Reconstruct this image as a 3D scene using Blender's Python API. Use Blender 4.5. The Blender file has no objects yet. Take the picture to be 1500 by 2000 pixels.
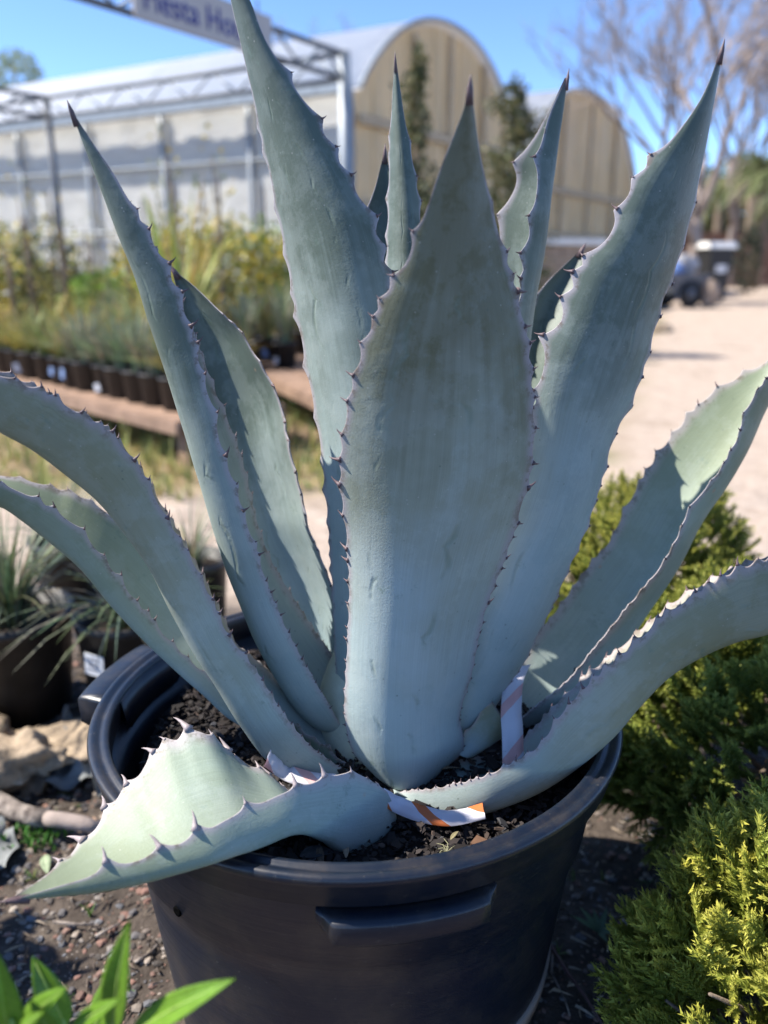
import bpy, math, random
import numpy as np
from mathutils import Vector, Matrix, Quaternion

R = math.radians
rng = np.random.default_rng(7)
random.seed(7)
SC = bpy.context.scene
COL = SC.collection

# ------------------------------------------------------------------ camera, sky, sun, exposure
PITCH = R(17.15); FPX = 1620.0; CAMZ = 1.10
cam_d = bpy.data.cameras.new('camera')
cam = bpy.data.objects.new('camera', cam_d); COL.objects.link(cam)
cam.location = (0, 0, CAMZ); cam.rotation_euler = (R(90) - PITCH, 0, 0)
cam_d.sensor_fit = 'VERTICAL'; cam_d.sensor_height = 36.0
cam_d.lens = FPX / 2000.0 * 36.0
cam_d.clip_start = 0.02; cam_d.clip_end = 1500
cam_d.dof.use_dof = True; cam_d.dof.focus_distance = 0.98; cam_d.dof.aperture_fstop = 2.5
SC.camera = cam

SUN_EL = R(50); SUN_H = Vector((-1.0, 0.06, 0)).normalized()
sun_dir = Vector((SUN_H.x * math.cos(SUN_EL), SUN_H.y * math.cos(SUN_EL), math.sin(SUN_EL)))
wd = bpy.data.worlds.new('World'); SC.world = wd; wd.use_nodes = True
wn = wd.node_tree.nodes; wl = wd.node_tree.links
sky = wn.new('ShaderNodeTexSky'); sky.sky_type = 'NISHITA'; sky.sun_disc = False
sky.sun_elevation = SUN_EL; sky.sun_rotation = math.atan2(SUN_H.x, SUN_H.y)
sky.air_density = 0.6; sky.dust_density = 0.0; sky.ozone_density = 4.0; sky.altitude = 2500
hs = wn.new('ShaderNodeHueSaturation'); hs.inputs['Saturation'].default_value = 1.03; hs.inputs['Hue'].default_value = 0.5
wl.new(sky.outputs[0], hs.inputs['Color']); wl.new(hs.outputs[0], wn['Background'].inputs['Color'])
wn['Background'].inputs['Strength'].default_value = 0.125
sl = bpy.data.lights.new('sun', 'SUN'); sl.energy = 3.3; sl.angle = R(0.55); sl.color = (1.0, 0.94, 0.84)
so = bpy.data.objects.new('sun', sl); COL.objects.link(so)
so.rotation_euler = sun_dir.to_track_quat('Z', 'Y').to_euler()
SC.view_settings.view_transform = 'Standard'; SC.view_settings.look = 'None'
SC.view_settings.gamma = 1.0; SC.view_settings.use_curve_mapping = False
SC.view_settings.exposure = 1.63

# ------------------------------------------------------------------ helpers
CP, SP = math.cos(PITCH), math.sin(PITCH)
def ray(px, py):
    a, b = px - 750.0, 1000.0 - py
    return np.array([a, FPX * CP + b * SP, -FPX * SP + b * CP])
def at(px, py, Y):                       # a point at real distance Y in front of the camera
    d = ray(px, py); t = Y / d[1]
    return np.array([d[0] * t, Y, CAMZ + d[2] * t])
def gp(px, py, z=0.0):                   # a point on the level z
    d = ray(px, py); t = (z - CAMZ) / d[2]
    return np.array([d[0] * t, d[1] * t, z])

def mesh(name, verts, faces, mat=None, smooth=False, col=None, uv=None):
    me = bpy.data.meshes.new(name)
    me.from_pydata([tuple(map(float, v)) for v in verts] if not isinstance(verts, np.ndarray) else verts.tolist(), [],
                   faces.tolist() if isinstance(faces, np.ndarray) else faces)
    if mat: me.materials.append(mat)
    if smooth: me.polygons.foreach_set('use_smooth', [True] * len(me.polygons))
    if col is not None:
        a = me.attributes.new('Col', 'FLOAT_COLOR', 'POINT')
        c = np.ones((len(me.vertices), 4), dtype=np.float32); c[:, :3] = col
        a.data.foreach_set('color', c.ravel())
    if uv is not None:
        a = me.attributes.new('leafuv', 'FLOAT_VECTOR', 'POINT')
        c = np.zeros((len(me.vertices), 3), dtype=np.float32); c[:, :2] = uv
        a.data.foreach_set('vector', c.ravel())
    me.update()
    return me
def obj(name, me, parent=None, loc=None, rot=None, scale=None):
    o = bpy.data.objects.new(name, me); COL.objects.link(o)
    if parent is not None: o.parent = parent
    if loc is not None: o.location = tuple(loc)
    if rot is not None: o.rotation_euler = rot
    if scale is not None: o.scale = scale if hasattr(scale, '__len__') else (scale,) * 3
    return o
def tag(o, label, cat, group=None, kind=None):
    if label: o['label'] = label
    if cat: o['category'] = cat
    if group: o['group'] = group
    if kind: o['kind'] = kind
    return o
def thing(name, label, cat, loc=(0, 0, 0), rz=0.0, group=None):
    o = bpy.data.objects.new(name, None); COL.objects.link(o)
    o.empty_display_size = 0.05
    o.location = tuple(loc); o.rotation_euler = (0, 0, rz)
    return tag(o, label, cat, group)

class MB:                                 # collects vertices and faces of ONE mesh
    def __init__(s): s.v = []; s.f = []; s.c = []
    def add(s, v, f, c=None):
        n = len(s.v); s.v += [tuple(map(float, p)) for p in v]; s.f += [tuple(i + n for i in q) for q in f]
        s.c += [c if c is not None else (1, 1, 1)] * len(v)
        return s
    def box(s, x0, x1, y0, y1, z0, z1, c=None):
        v = [(x, y, z) for z in (z0, z1) for y in (y0, y1) for x in (x0, x1)]
        return s.add(v, [(0, 2, 3, 1), (4, 5, 7, 6), (0, 1, 5, 4), (2, 6, 7, 3), (0, 4, 6, 2), (1, 3, 7, 5)], c)
    def obox(s, o, ax, ay, az, c=None):   # box from a corner and three edge vectors
        o, ax, ay, az = map(np.array, (o, ax, ay, az))
        v = [o + i * ax + j * ay + k * az for k in (0, 1) for j in (0, 1) for i in (0, 1)]
        return s.add(v, [(0, 2, 3, 1), (4, 5, 7, 6), (0, 1, 5, 4), (2, 6, 7, 3), (0, 4, 6, 2), (1, 3, 7, 5)], c)
    def tube(s, pts, rad, n=7, c=None, cap=True):
        pts = [np.array(p, float) for p in pts]
        rad = rad if hasattr(rad, '__len__') else [rad] * len(pts)
        vs = []; fs = []
        for i, p in enumerate(pts):
            t = pts[min(i + 1, len(pts) - 1)] - pts[max(i - 1, 0)]; t = t / (np.linalg.norm(t) + 1e-9)
            a = np.cross(t, (0.31, 0.2, 1.0) if abs(t[2]) < 0.9 else (1.0, 0.2, 0)); a /= np.linalg.norm(a); b = np.cross(t, a)
            for k in range(n):
                th = 2 * math.pi * k / n
                vs.append(p + rad[i] * (a * math.cos(th) + b * math.sin(th)))
        for i in range(len(pts) - 1):
            for k in range(n):
                fs.append((i * n + k, i * n + (k + 1) % n, (i + 1) * n + (k + 1) % n, (i + 1) * n + k))
        if cap: fs.append(tuple(range(n))[::-1]); fs.append(tuple((len(pts) - 1) * n + k for k in range(n)))
        return s.add(vs, fs, c)
    def lathe(s, prof, n=48, cx=0, cy=0, c=None, closed=False):
        vs = [(cx + r * math.cos(2 * math.pi * k / n), cy + r * math.sin(2 * math.pi * k / n), z) for r, z in prof for k in range(n)]
        m = len(prof); fs = []
        for i in range(m if closed else m - 1):
            j = (i + 1) % m
            for k in range(n):
                fs.append((i * n + k, i * n + (k + 1) % n, j * n + (k + 1) % n, j * n + k))
        return s.add(vs, fs, c)
    def mesh(s, name, mat, smooth=False, colour=False):
        return mesh(name, s.v, s.f, mat, smooth, np.array(s.c) if colour else None)
    def build(s, name, mat, parent=None, smooth=False, colour=False, loc=None, rot=None):
        return obj(name, s.mesh(name, mat, smooth, colour), parent, loc, rot)

# ------------------------------------------------------------------ materials
def newmat(name):
    m = bpy.data.materials.new(name); m.use_nodes = True
    nt = m.node_tree
    return m, nt, nt.nodes['Principled BSDF']
def N(nt, typ, **kw):
    n = nt.nodes.new(typ)
    for k, v in kw.items(): setattr(n, k, v)
    return n
def L(nt, a, b): nt.links.new(a, b)
def ramp(nt, fac, stops):
    r = N(nt, 'ShaderNodeValToRGB')
    els = r.color_ramp.elements
    while len(els) < len(stops): els.new(0.5)
    for e, (p, c) in zip(els, stops): e.position = p; e.color = tuple(c) + (1,) if len(c) == 3 else c
    L(nt, fac, r.inputs[0]); return r.outputs[0]
def noise(nt, vec, scale, detail=4, rough=0.55, dist=0.0):
    n = N(nt, 'ShaderNodeTexNoise'); n.inputs['Scale'].default_value = scale
    n.inputs['Detail'].default_value = detail; n.inputs['Roughness'].default_value = rough; n.inputs['Distortion'].default_value = dist
    if vec is not None: L(nt, vec, n.inputs['Vector'])
    return n.outputs[0]
def mixc(nt, fac, a, b, mode='MIX'):
    m = N(nt, 'ShaderNodeMix', data_type='RGBA', blend_type=mode)
    for sock, val in ((m.inputs[0], fac), (m.inputs[6], a), (m.inputs[7], b)):
        if hasattr(val, 'is_linked'): L(nt, val, sock)
        elif hasattr(val, '__len__'): sock.default_value = tuple(val) + ((1,) if len(val) == 3 else ())
        else: sock.default_value = val
    return m.outputs[2]
def mth(nt, op, a, b=None, c=None, clamp=False):
    m = N(nt, 'ShaderNodeMath', operation=op); m.use_clamp = clamp
    for i, v in enumerate((a, b, c)):
        if v is None: continue
        if hasattr(v, 'is_linked'): L(nt, v, m.inputs[i])
        else: m.inputs[i].default_value = v
    return m.outputs[0]
def sstep(nt, v, lo, hi):
    m = N(nt, 'ShaderNodeMapRange', interpolation_type='SMOOTHSTEP')
    L(nt, v, m.inputs[0]); m.inputs[1].default_value = lo; m.inputs[2].default_value = hi
    return m.outputs[0]
def bump(nt, bsdf, h, strength=0.3, dist=0.01):
    b = N(nt, 'ShaderNodeBump'); b.inputs['Strength'].default_value = strength; b.inputs['Distance'].default_value = dist
    L(nt, h, b.inputs['Height']); L(nt, b.outputs[0], bsdf.inputs['Normal'])
def objco(nt): return N(nt, 'ShaderNodeTexCoord').outputs['Object']
def geopos(nt): return N(nt, 'ShaderNodeNewGeometry').outputs['Position']

def simple(name, c, rough=0.7, var=0.25, scale=12, spec=0.3, bmp=0.2, metal=0.0, c2=None):
    m, nt, b = newmat(name)
    co = objco(nt); n = noise(nt, co, scale, 5)
    c2 = c2 or tuple(x * (1 - var) for x in c)
    hi = tuple(min(1, x * (1 + var * 0.6)) for x in c)
    L(nt, ramp(nt, n, [(0.3, c2), (0.7, hi)]), b.inputs['Base Color'])
    b.inputs['Roughness'].default_value = rough; b.inputs['Specular IOR Level'].default_value = spec; b.inputs['Metallic'].default_value = metal
    if bmp: bump(nt, b, noise(nt, co, scale * 6, 4), bmp, 0.004)
    return m
def vcol(name, rough=0.7, spec=0.25, trans=0.0, scale=60, var=0.25):
    m, nt, b = newmat(name)
    a = N(nt, 'ShaderNodeAttribute', attribute_name='Col')
    n = noise(nt, objco(nt), scale, 3)
    c = mixc(nt, 1.0, a.outputs['Color'], ramp(nt, n, [(0.25, (1 - var,) * 3), (0.75, (1 + 0.0,) * 3)]), 'MULTIPLY')
    L(nt, c, b.inputs['Base Color'])
    b.inputs['Roughness'].default_value = rough; b.inputs['Specular IOR Level'].default_value = spec
    if trans > 0:
        t = N(nt, 'ShaderNodeBsdfTranslucent'); L(nt, c, t.inputs[0])
        mx = N(nt, 'ShaderNodeMixShader'); mx.inputs[0].default_value = trans
        L(nt, b.outputs[0], mx.inputs[1]); L(nt, t.outputs[0], mx.inputs[2])
        L(nt, mx.outputs[0], nt.nodes['Material Output'].inputs[0])
    return m

M = {}
# agave leaf: bloom-covered blue grey at the base, greener and older towards the tip
def agave_mat(name='agave_leaf', low=(0.315, 0.400, 0.410), mid=(0.250, 0.305, 0.285), high=(0.100, 0.130, 0.106), edge=(0.38, 0.34, 0.37), imprint=1.0):
    m, nt, b = newmat(name)
    a = N(nt, 'ShaderNodeAttribute', attribute_name='leafuv')
    sx = N(nt, 'ShaderNodeSeparateXYZ'); L(nt, a.outputs['Vector'], sx.inputs[0])
    u, v = sx.outputs[0], sx.outputs[1]                     # u -1..1 across, v 0..1 along
    pos = objco(nt)
    oi = N(nt, 'ShaderNodeObjectInfo').outputs['Random']
    off = N(nt, 'ShaderNodeVectorMath', operation='ADD'); L(nt, pos, off.inputs[0])
    cx = N(nt, 'ShaderNodeCombineXYZ'); L(nt, mth(nt, 'MULTIPLY', oi, 31.0), cx.inputs[0]); L(nt, cx.outputs[0], off.inputs[1])
    p = off.outputs[0]
    big = noise(nt, p, 7.0, 4, 0.6)
    # streaks that follow the leaf
    st = N(nt, 'ShaderNodeCombineXYZ'); L(nt, mth(nt, 'MULTIPLY', u, 5.0), st.inputs[0]); L(nt, mth(nt, 'MULTIPLY', v, 1.3), st.inputs[1]); L(nt, mth(nt, 'MULTIPLY', oi, 17.0), st.inputs[2])
    streak = noise(nt, st.outputs[0], 1.6, 5, 0.6)
    vv = mth(nt, 'ADD', v, mth(nt, 'MULTIPLY', mth(nt, 'SUBTRACT', big, 0.5), 0.55))
    vv = mth(nt, 'ADD', vv, mth(nt, 'MULTIPLY', mth(nt, 'SUBTRACT', streak, 0.5), 0.20))
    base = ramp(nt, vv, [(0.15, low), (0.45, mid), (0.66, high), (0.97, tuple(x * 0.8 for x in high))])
    # pressed-in outlines of the neighbouring leaves' toothed margins
    au = mth(nt, 'ABSOLUTE', mth(nt, 'ADD', u, mth(nt, 'MULTIPLY', mth(nt, 'SUBTRACT', oi, 0.5), 0.35)))
    sc = mth(nt, 'ABSOLUTE', mth(nt, 'SINE', mth(nt, 'MULTIPLY', mth(nt, 'ADD', v, mth(nt, 'MULTIPLY', big, 0.10)), 47.0)))
    cur = mth(nt, 'ADD', mth(nt, 'MULTIPLY', mth(nt, 'SUBTRACT', 1.0, mth(nt, 'POWER', mth(nt, 'ABSOLUTE', mth(nt, 'SUBTRACT', mth(nt, 'MULTIPLY', v, 1.9), 0.75)), 1.6)), 0.42), mth(nt, 'MULTIPLY', sc, 0.10))
    dl = mth(nt, 'SUBTRACT', au, cur)
    line = mth(nt, 'SUBTRACT', 1.0, sstep(nt, mth(nt, 'ABSOLUTE', dl), 0.006, 0.06))
    side = sstep(nt, dl, -0.015, 0.015)
    vis = sstep(nt, noise(nt, p, 19.0, 3), 0.50, 0.66)
    lm = mth(nt, 'MULTIPLY', mth(nt, 'MULTIPLY', line, vis), 0.45 * imprint)
    base = mixc(nt, mth(nt, 'MULTIPLY', mth(nt, 'MULTIPLY', side, vis), 0.14 * imprint), base, (0.28, 0.33, 0.31))
    base = mixc(nt, lm, base, (0.15, 0.20, 0.15))
    # rubbed bloom: darker green smears and freckles
    rub = sstep(nt, noise(nt, p, 21.0, 8, 0.75), 0.60, 0.67)
    base = mixc(nt, mth(nt, 'MULTIPLY', rub, 0.45), base, (0.13, 0.19, 0.15))
    fre = N(nt, 'ShaderNodeTexVoronoi'); fre.inputs['Scale'].default_value = 85.0; L(nt, p, fre.inputs['Vector'])
    fr = mth(nt, 'MULTIPLY', mth(nt, 'SUBTRACT', 1.0, sstep(nt, fre.outputs['Distance'], 0.05, 0.16)), sstep(nt, noise(nt, p, 14.0, 2), 0.5, 0.62))
    base = mixc(nt, mth(nt, 'MULTIPLY', fr, 0.55), base, (0.10, 0.13, 0.10))
    # patchy waxy bloom, fine fibres and dust
    blm = sstep(nt, noise(nt, p, 13.0, 9, 0.72), 0.47, 0.56)
    base = mixc(nt, mth(nt, 'MULTIPLY', blm, mth(nt, 'SUBTRACT', 0.24, mth(nt, 'MULTIPLY', v, 0.18))), base, (0.44, 0.49, 0.47))
    fb = N(nt, 'ShaderNodeCombineXYZ'); L(nt, mth(nt, 'MULTIPLY', u, 70.0), fb.inputs[0]); L(nt, mth(nt, 'MULTIPLY', v, 5.0), fb.inputs[1])
    fib = noise(nt, fb.outputs[0], 1.5, 4, 0.6)
    base = mixc(nt, 1.0, base, ramp(nt, fib, [(0.3, (0.90,) * 3), (0.7, (1.06,) * 3)]), 'MULTIPLY')
    dst = N(nt, 'ShaderNodeTexVoronoi'); dst.inputs['Scale'].default_value = 210.0; L(nt, p, dst.inputs['Vector'])
    dsx = N(nt, 'ShaderNodeSeparateColor'); L(nt, dst.outputs['Color'], dsx.inputs[0])
    dm = mth(nt, 'MULTIPLY', mth(nt, 'GREATER_THAN', dsx.outputs[1], 0.965), mth(nt, 'SUBTRACT', 1.0, sstep(nt, dst.outputs['Distance'], 0.12, 0.25)))
    base = mixc(nt, mth(nt, 'MULTIPLY', dm, 0.4), base, (0.48, 0.46, 0.42))
    # corky tan scabs, few
    scb = N(nt, 'ShaderNodeTexVoronoi'); scb.inputs['Scale'].default_value = 34.0; L(nt, p, scb.inputs['Vector'])
    ssx = N(nt, 'ShaderNodeSeparateColor'); L(nt, scb.outputs['Color'], ssx.inputs[0])
    sm = mth(nt, 'MULTIPLY', mth(nt, 'GREATER_THAN', ssx.outputs[0], 0.955), mth(nt, 'SUBTRACT', 1.0, sstep(nt, mth(nt, 'ADD', scb.outputs['Distance'], mth(nt, 'MULTIPLY', noise(nt, p, 160.0, 2), 0.12)), 0.10, 0.22)))
    base = mixc(nt, sm, base, (0.40, 0.27, 0.19))
    # pale lavender horny margin
    eu = mth(nt, 'ABSOLUTE', u)
    em = sstep(nt, mth(nt, 'ADD', eu, mth(nt, 'MULTIPLY', mth(nt, 'SUBTRACT', streak, 0.5), 0.05)), 0.90, 1.0)
    edc = mixc(nt, sstep(nt, noise(nt, p, 60.0, 5, 0.7), 0.5, 0.62), edge, (0.20, 0.145, 0.13))
    base = mixc(nt, mth(nt, 'MULTIPLY', em, 0.8), base, edc)
    tipm = sstep(nt, v, 0.955, 1.0)
    base = mixc(nt, mth(nt, 'MULTIPLY', tipm, 0.8), base, (0.10, 0.065, 0.07))
    L(nt, base, b.inputs['Base Color'])
    L(nt, ramp(nt, vv, [(0.1, (0.62,) * 3), (0.8, (0.5,) * 3)]), b.inputs['Roughness'])
    b.inputs['Specular IOR Level'].default_value = 0.35
    h = mth(nt, 'ADD', mth(nt, 'MULTIPLY', mth(nt, 'MULTIPLY', side, vis), 0.12 * imprint), mth(nt, 'MULTIPLY', lm, -0.7))
    h = mth(nt, 'ADD', h, mth(nt, 'MULTIPLY', streak, 0.10))
    h = mth(nt, 'ADD', h, mth(nt, 'MULTIPLY', noise(nt, p, 420.0, 2), 0.10))
    h = mth(nt, 'ADD', h, mth(nt, 'MULTIPLY', big, 0.8))
    bump(nt, b, h, 0.55, 0.004)
    return m
M['agave'] = agave_mat()
M['agave_old'] = agave_mat('agave_leaf_old', (0.295, 0.355, 0.335), (0.275, 0.295, 0.222), (0.225, 0.232, 0.150), (0.34, 0.28, 0.29), 0.6)
M['agave_pale'] = agave_mat('agave_leaf_pale', (0.30, 0.37, 0.35), (0.26, 0.315, 0.245), (0.215, 0.255, 0.17), (0.42, 0.36, 0.37), 0.15)
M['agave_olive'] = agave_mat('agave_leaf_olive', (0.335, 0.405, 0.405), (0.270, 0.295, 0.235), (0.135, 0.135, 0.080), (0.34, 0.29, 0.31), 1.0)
M['spine'] = simple('spine', (0.13, 0.085, 0.09), 0.5, 0.4, 90, 0.4, 0)
M['spine_grey'] = simple('spine_grey', (0.36, 0.30, 0.30), 0.55, 0.45, 90, 0.4, 0)
M['core'] = simple('core', (0.55, 0.60, 0.50), 0.6, 0.25, 25, 0.3, 0.2)

def pot_mat():
    m, nt, b = newmat('black_plastic')
    co = objco(nt); n = noise(nt, co, 6, 6, 0.65); n2 = noise(nt, co, 140, 3)
    mp = N(nt, 'ShaderNodeMapping'); mp.inputs['Scale'].default_value = (3, 3, 90); L(nt, co, mp.inputs[0])
    n3 = noise(nt, mp.outputs[0], 3, 3)
    c = ramp(nt, n, [(0.35, (0.004, 0.009, 0.021)), (0.62, (0.008, 0.012, 0.022)), (0.8, (0.030, 0.026, 0.022))])
    c = mixc(nt, mth(nt, 'MULTIPLY', sstep(nt, n2, 0.66, 0.75), 0.5), c, (0.10, 0.095, 0.085))
    sc = N(nt, 'ShaderNodeMapping'); sc.inputs['Scale'].default_value = (14, 14, 2.2); sc.inputs['Rotation'].default_value = (0.35, 0.2, 0); L(nt, co, sc.inputs[0])
    scr = sstep(nt, noise(nt, sc.outputs[0], 4, 8, 0.75), 0.63, 0.70); c = mixc(nt, mth(nt, 'MULTIPLY', scr, 0.35), c, (0.085, 0.075, 0.065))
    sz = N(nt, 'ShaderNodeSeparateXYZ'); L(nt, co, sz.inputs[0]); mud = mth(nt, 'MULTIPLY', sstep(nt, noise(nt, co, 17, 7, 0.7), 0.42, 0.68), 0.38); c = mixc(nt, mud, c, (0.062, 0.050, 0.040))
    L(nt, c, b.inputs['Base Color'])
    L(nt, ramp(nt, mth(nt, 'ADD', mth(nt, 'MULTIPLY', n3, 0.5), mth(nt, 'MULTIPLY', n, 0.5)), [(0.3, (0.27,) * 3), (0.75, (0.50,) * 3)]), b.inputs['Roughness'])
    b.inputs['Specular IOR Level'].default_value = 0.55
    bump(nt, b, mth(nt, 'ADD', n3, mth(nt, 'MULTIPLY', n2, 0.6)), 0.12, 0.002)
    return m
M['pot'] = pot_mat()
M['band'] = simple('band', (0.42, 0.33, 0.27), 0.7, 0.2, 20)
M['chips'] = vcol('bark_chips', 0.75, 0.3, 0, 120, 0.4)
M['stones'] = vcol('stones', 0.8, 0.25, 0, 90, 0.35)
M['needles'] = vcol('needles', 0.55, 0.35, 0.28, 30, 0.15)
M['foliage'] = vcol('foliage', 0.55, 0.35, 0.3, 20, 0.25)
M['blade'] = vcol('blade', 0.5, 0.35, 0.2, 20, 0.2)
M['bark'] = simple('bark', (0.22, 0.17, 0.13), 0.9, 0.4, 30, 0.2, 0.6)
M['greybark'] = simple('grey_bark', (0.33, 0.27, 0.24), 0.9, 0.35, 14, 0.2, 0.5)
M['logwood'] = simple('log_wood', (0.33, 0.28, 0.24), 0.9, 0.5, 45, 0.2, 1.0, c2=(0.10, 0.08, 0.07))
M['plank'] = simple('plank', (0.30, 0.20, 0.145), 0.85, 0.35, 9, 0.2, 0.3)
M['blackpot'] = simple('black_pot', (0.022, 0.022, 0.024), 0.5, 0.4, 14, 0.45, 0.15)
M['whitetag'] = simple('white_tag', (0.72, 0.74, 0.78), 0.5, 0.06, 8, 0.3, 0)
M['ink'] = simple('ink', (0.12, 0.12, 0.15), 0.6, 0.1, 8, 0.3, 0)
M['bluetag'] = simple('blue_tag', (0.25, 0.36, 0.62), 0.5, 0.2, 8, 0.3, 0)
M['steel'] = simple('galvanised_steel', (0.30, 0.33, 0.36), 0.5, 0.25, 9, 0.5, 0.05, 0.2)
M['darksteel'] = simple('dark_steel', (0.11, 0.12, 0.14), 0.55, 0.25, 9, 0.5, 0.05, 0.2)
M['sign'] = simple('sign_board', (0.46, 0.43, 0.42), 0.7, 0.08, 3, 0.3, 0)
M['signink'] = simple('sign_lettering', (0.04, 0.05, 0.25), 0.6, 0.1, 8, 0.3, 0)
M['white'] = simple('white_paint', (0.75, 0.74, 0.72), 0.6, 0.1, 4, 0.3, 0.05)
M['mulchwall'] = simple('tan_block', (0.33, 0.25, 0.19), 0.9, 0.2, 6, 0.2, 0.2)
M['brownfence'] = simple('brown_board', (0.25, 0.14, 0.10), 0.9, 0.4, 5, 0.2, 0.2)
M['rubber'] = simple('rubber', (0.03, 0.03, 0.032), 0.7, 0.3, 8, 0.3, 0.1)
M['bluesack'] = simple('blue_sack', (0.14, 0.22, 0.45), 0.6, 0.3, 5, 0.3, 0.2)
M['palesack'] = simple('pale_sack', (.30, .30, .32), .7, .3, 6, .3, .3)
M['tanplastic'] = simple('orange_brown', (0.45, 0.22, 0.12), 0.7, 0.3, 5, 0.3, 0.1)
def film(name, c, tr, stretch=(1, 1, 6), var=0.12, scale=2.0):
    m, nt, b = newmat(name)
    co = objco(nt); mp = N(nt, 'ShaderNodeMapping'); mp.inputs['Scale'].default_value = stretch; L(nt, co, mp.inputs[0])
    n = noise(nt, mp.outputs[0], scale, 5, 0.6, 0.6)
    col = ramp(nt, n, [(0.3, tuple(x * (1 - var) for x in c)), (0.7, tuple(min(1, x * (1 + var * .5)) for x in c))])
    L(nt, col, b.inputs['Base Color']); b.inputs['Roughness'].default_value = 0.45
    t = N(nt, 'ShaderNodeBsdfTranslucent'); L(nt, col, t.inputs[0])
    mx = N(nt, 'ShaderNodeMixShader'); mx.inputs[0].default_value = tr
    L(nt, b.outputs[0], mx.inputs[1]); L(nt, t.outputs[0], mx.inputs[2]); L(nt, mx.outputs[0], nt.nodes['Material Output'].inputs[0])
    bump(nt, b, n, 0.5, 0.05)
    return m
M['film'] = film('white_film', (0.82, 0.81, 0.78), 0.5)
M['roof'] = film('roof_film', (0.96, 0.96, 0.97), 0.3, (1, 1, 1), 0.02)
M['tan'] = film('tan_sheet', (0.90, 0.74, 0.48), 0.5, (1, 1, 0.3), 0.15, 3.0)
def tape_mat():
    m, nt, b = newmat('barrier_tape')
    a = N(nt, 'ShaderNodeAttribute', attribute_name='leafuv'); sx = N(nt, 'ShaderNodeSeparateXYZ'); L(nt, a.outputs['Vector'], sx.inputs[0])
    f = mth(nt, 'FRACT', mth(nt, 'ADD', mth(nt, 'MULTIPLY', sx.outputs[1], 1.0), mth(nt, 'MULTIPLY', sx.outputs[0], 0.22)))
    k = mth(nt, 'GREATER_THAN', f, 0.72)
    pale = N(nt, 'ShaderNodeAttribute', attribute_name='Col').outputs['Color']
    c = mixc(nt, k, (0.80, 0.78, 0.84), pale)
    L(nt, c, b.inputs['Base Color']); b.inputs['Roughness'].default_value = 0.4
    t = N(nt, 'ShaderNodeBsdfTranslucent'); L(nt, c, t.inputs[0]); mx = N(nt, 'ShaderNodeMixShader'); mx.inputs[0].default_value = 0.3
    L(nt, b.outputs[0], mx.inputs[1]); L(nt, t.outputs[0], mx.inputs[2]); L(nt, mx.outputs[0], nt.nodes['Material Output'].inputs[0])
    return m
M['tape'] = tape_mat()
M['fabric'] = simple('landscape_fabric', (0.20, 0.21, 0.21), 0.8, 0.3, 30, 0.3, 0.5)
M['rockm'] = simple('rock', (0.36, 0.28, 0.20), 0.95, 0.5, 30, 0.2, 1.0)
M['deadleaf'] = vcol('dead_leaf', 0.7, 0.3, 0.1, 80, 0.35)

def ground_mat():
    m, nt, b = newmat('ground')
    p = geopos(nt); sx = N(nt, 'ShaderNodeSeparateXYZ'); L(nt, p, sx.inputs[0]); x, y = sx.outputs[0], sx.outputs[1]
    n1 = noise(nt, p, 1.3, 5, 0.6); n2 = noise(nt, p, 9, 6, 0.65); n3 = noise(nt, p, 55, 5, 0.7); n4 = noise(nt, p, 0.35, 3)
    wob = mth(nt, 'MULTIPLY', mth(nt, 'SUBTRACT', n1, 0.5), 1.1)
    soil = ramp(nt, n2, [(0.3, (0.06, 0.048, 0.040)), (0.55, (0.115, 0.092, 0.076)), (0.75, (0.19, 0.155, 0.125))])
    sand = ramp(nt, n2, [(0.25, (0.42, 0.33, 0.265)), (0.55, (0.55, 0.445, 0.365)), (0.8, (0.65, 0.545, 0.46))])
    weed = ramp(nt, n1, [(0.35, (0.15, 0.17, 0.05)), (0.5, (0.33, 0.25, 0.14)), (0.68, (0.42, 0.30, 0.21))])
    yy = mth(nt, 'ADD', y, wob)
    cross = mth(nt, 'MULTIPLY', sstep(nt, yy, 2.2, 2.7), mth(nt, 'SUBTRACT', 1.0, sstep(nt, yy, 3.6, 4.1)))
    edge = mth(nt, 'SUBTRACT', mth(nt, 'ADD', x, mth(nt, 'MULTIPLY', wob, 0.7)), mth(nt, 'ADD', mth(nt, 'MULTIPLY', y, 0.345), -0.45))
    right = mth(nt, 'MULTIPLY', sstep(nt, edge, -0.25, 0.35), sstep(nt, yy, 2.2, 2.7))
    beyond = sstep(nt, yy, 3.0, 3.6)
    c = mixc(nt, beyond, soil, weed)
    c = mixc(nt, mth(nt, 'MAXIMUM', cross, right), c, sand)
    trk = noise(nt, p, 2.6, 7, 0.7, 0.8); sand = mixc(nt, mth(nt, 'MULTIPLY', sstep(nt, trk, 0.5, 0.66), 0.5), sand, (0.33, 0.255, 0.19))
    c = mixc(nt, mth(nt, 'MAXIMUM', cross, right), mixc(nt, beyond, soil, weed), sand)
    c = mixc(nt, 1.0, c, ramp(nt, n3, [(0.3, (0.62,) * 3), (0.7, (1.0,) * 3)]), 'MULTIPLY')
    L(nt, c, b.inputs['Base Color']); b.inputs['Roughness'].default_value = 0.95; b.inputs['Specular IOR Level'].default_value = 0.15
    bump(nt, b, mth(nt, 'ADD', n3, mth(nt, 'MULTIPLY', n2, 1.5)), 0.7, 0.015)
    return m
M['ground'] = ground_mat()

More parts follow.
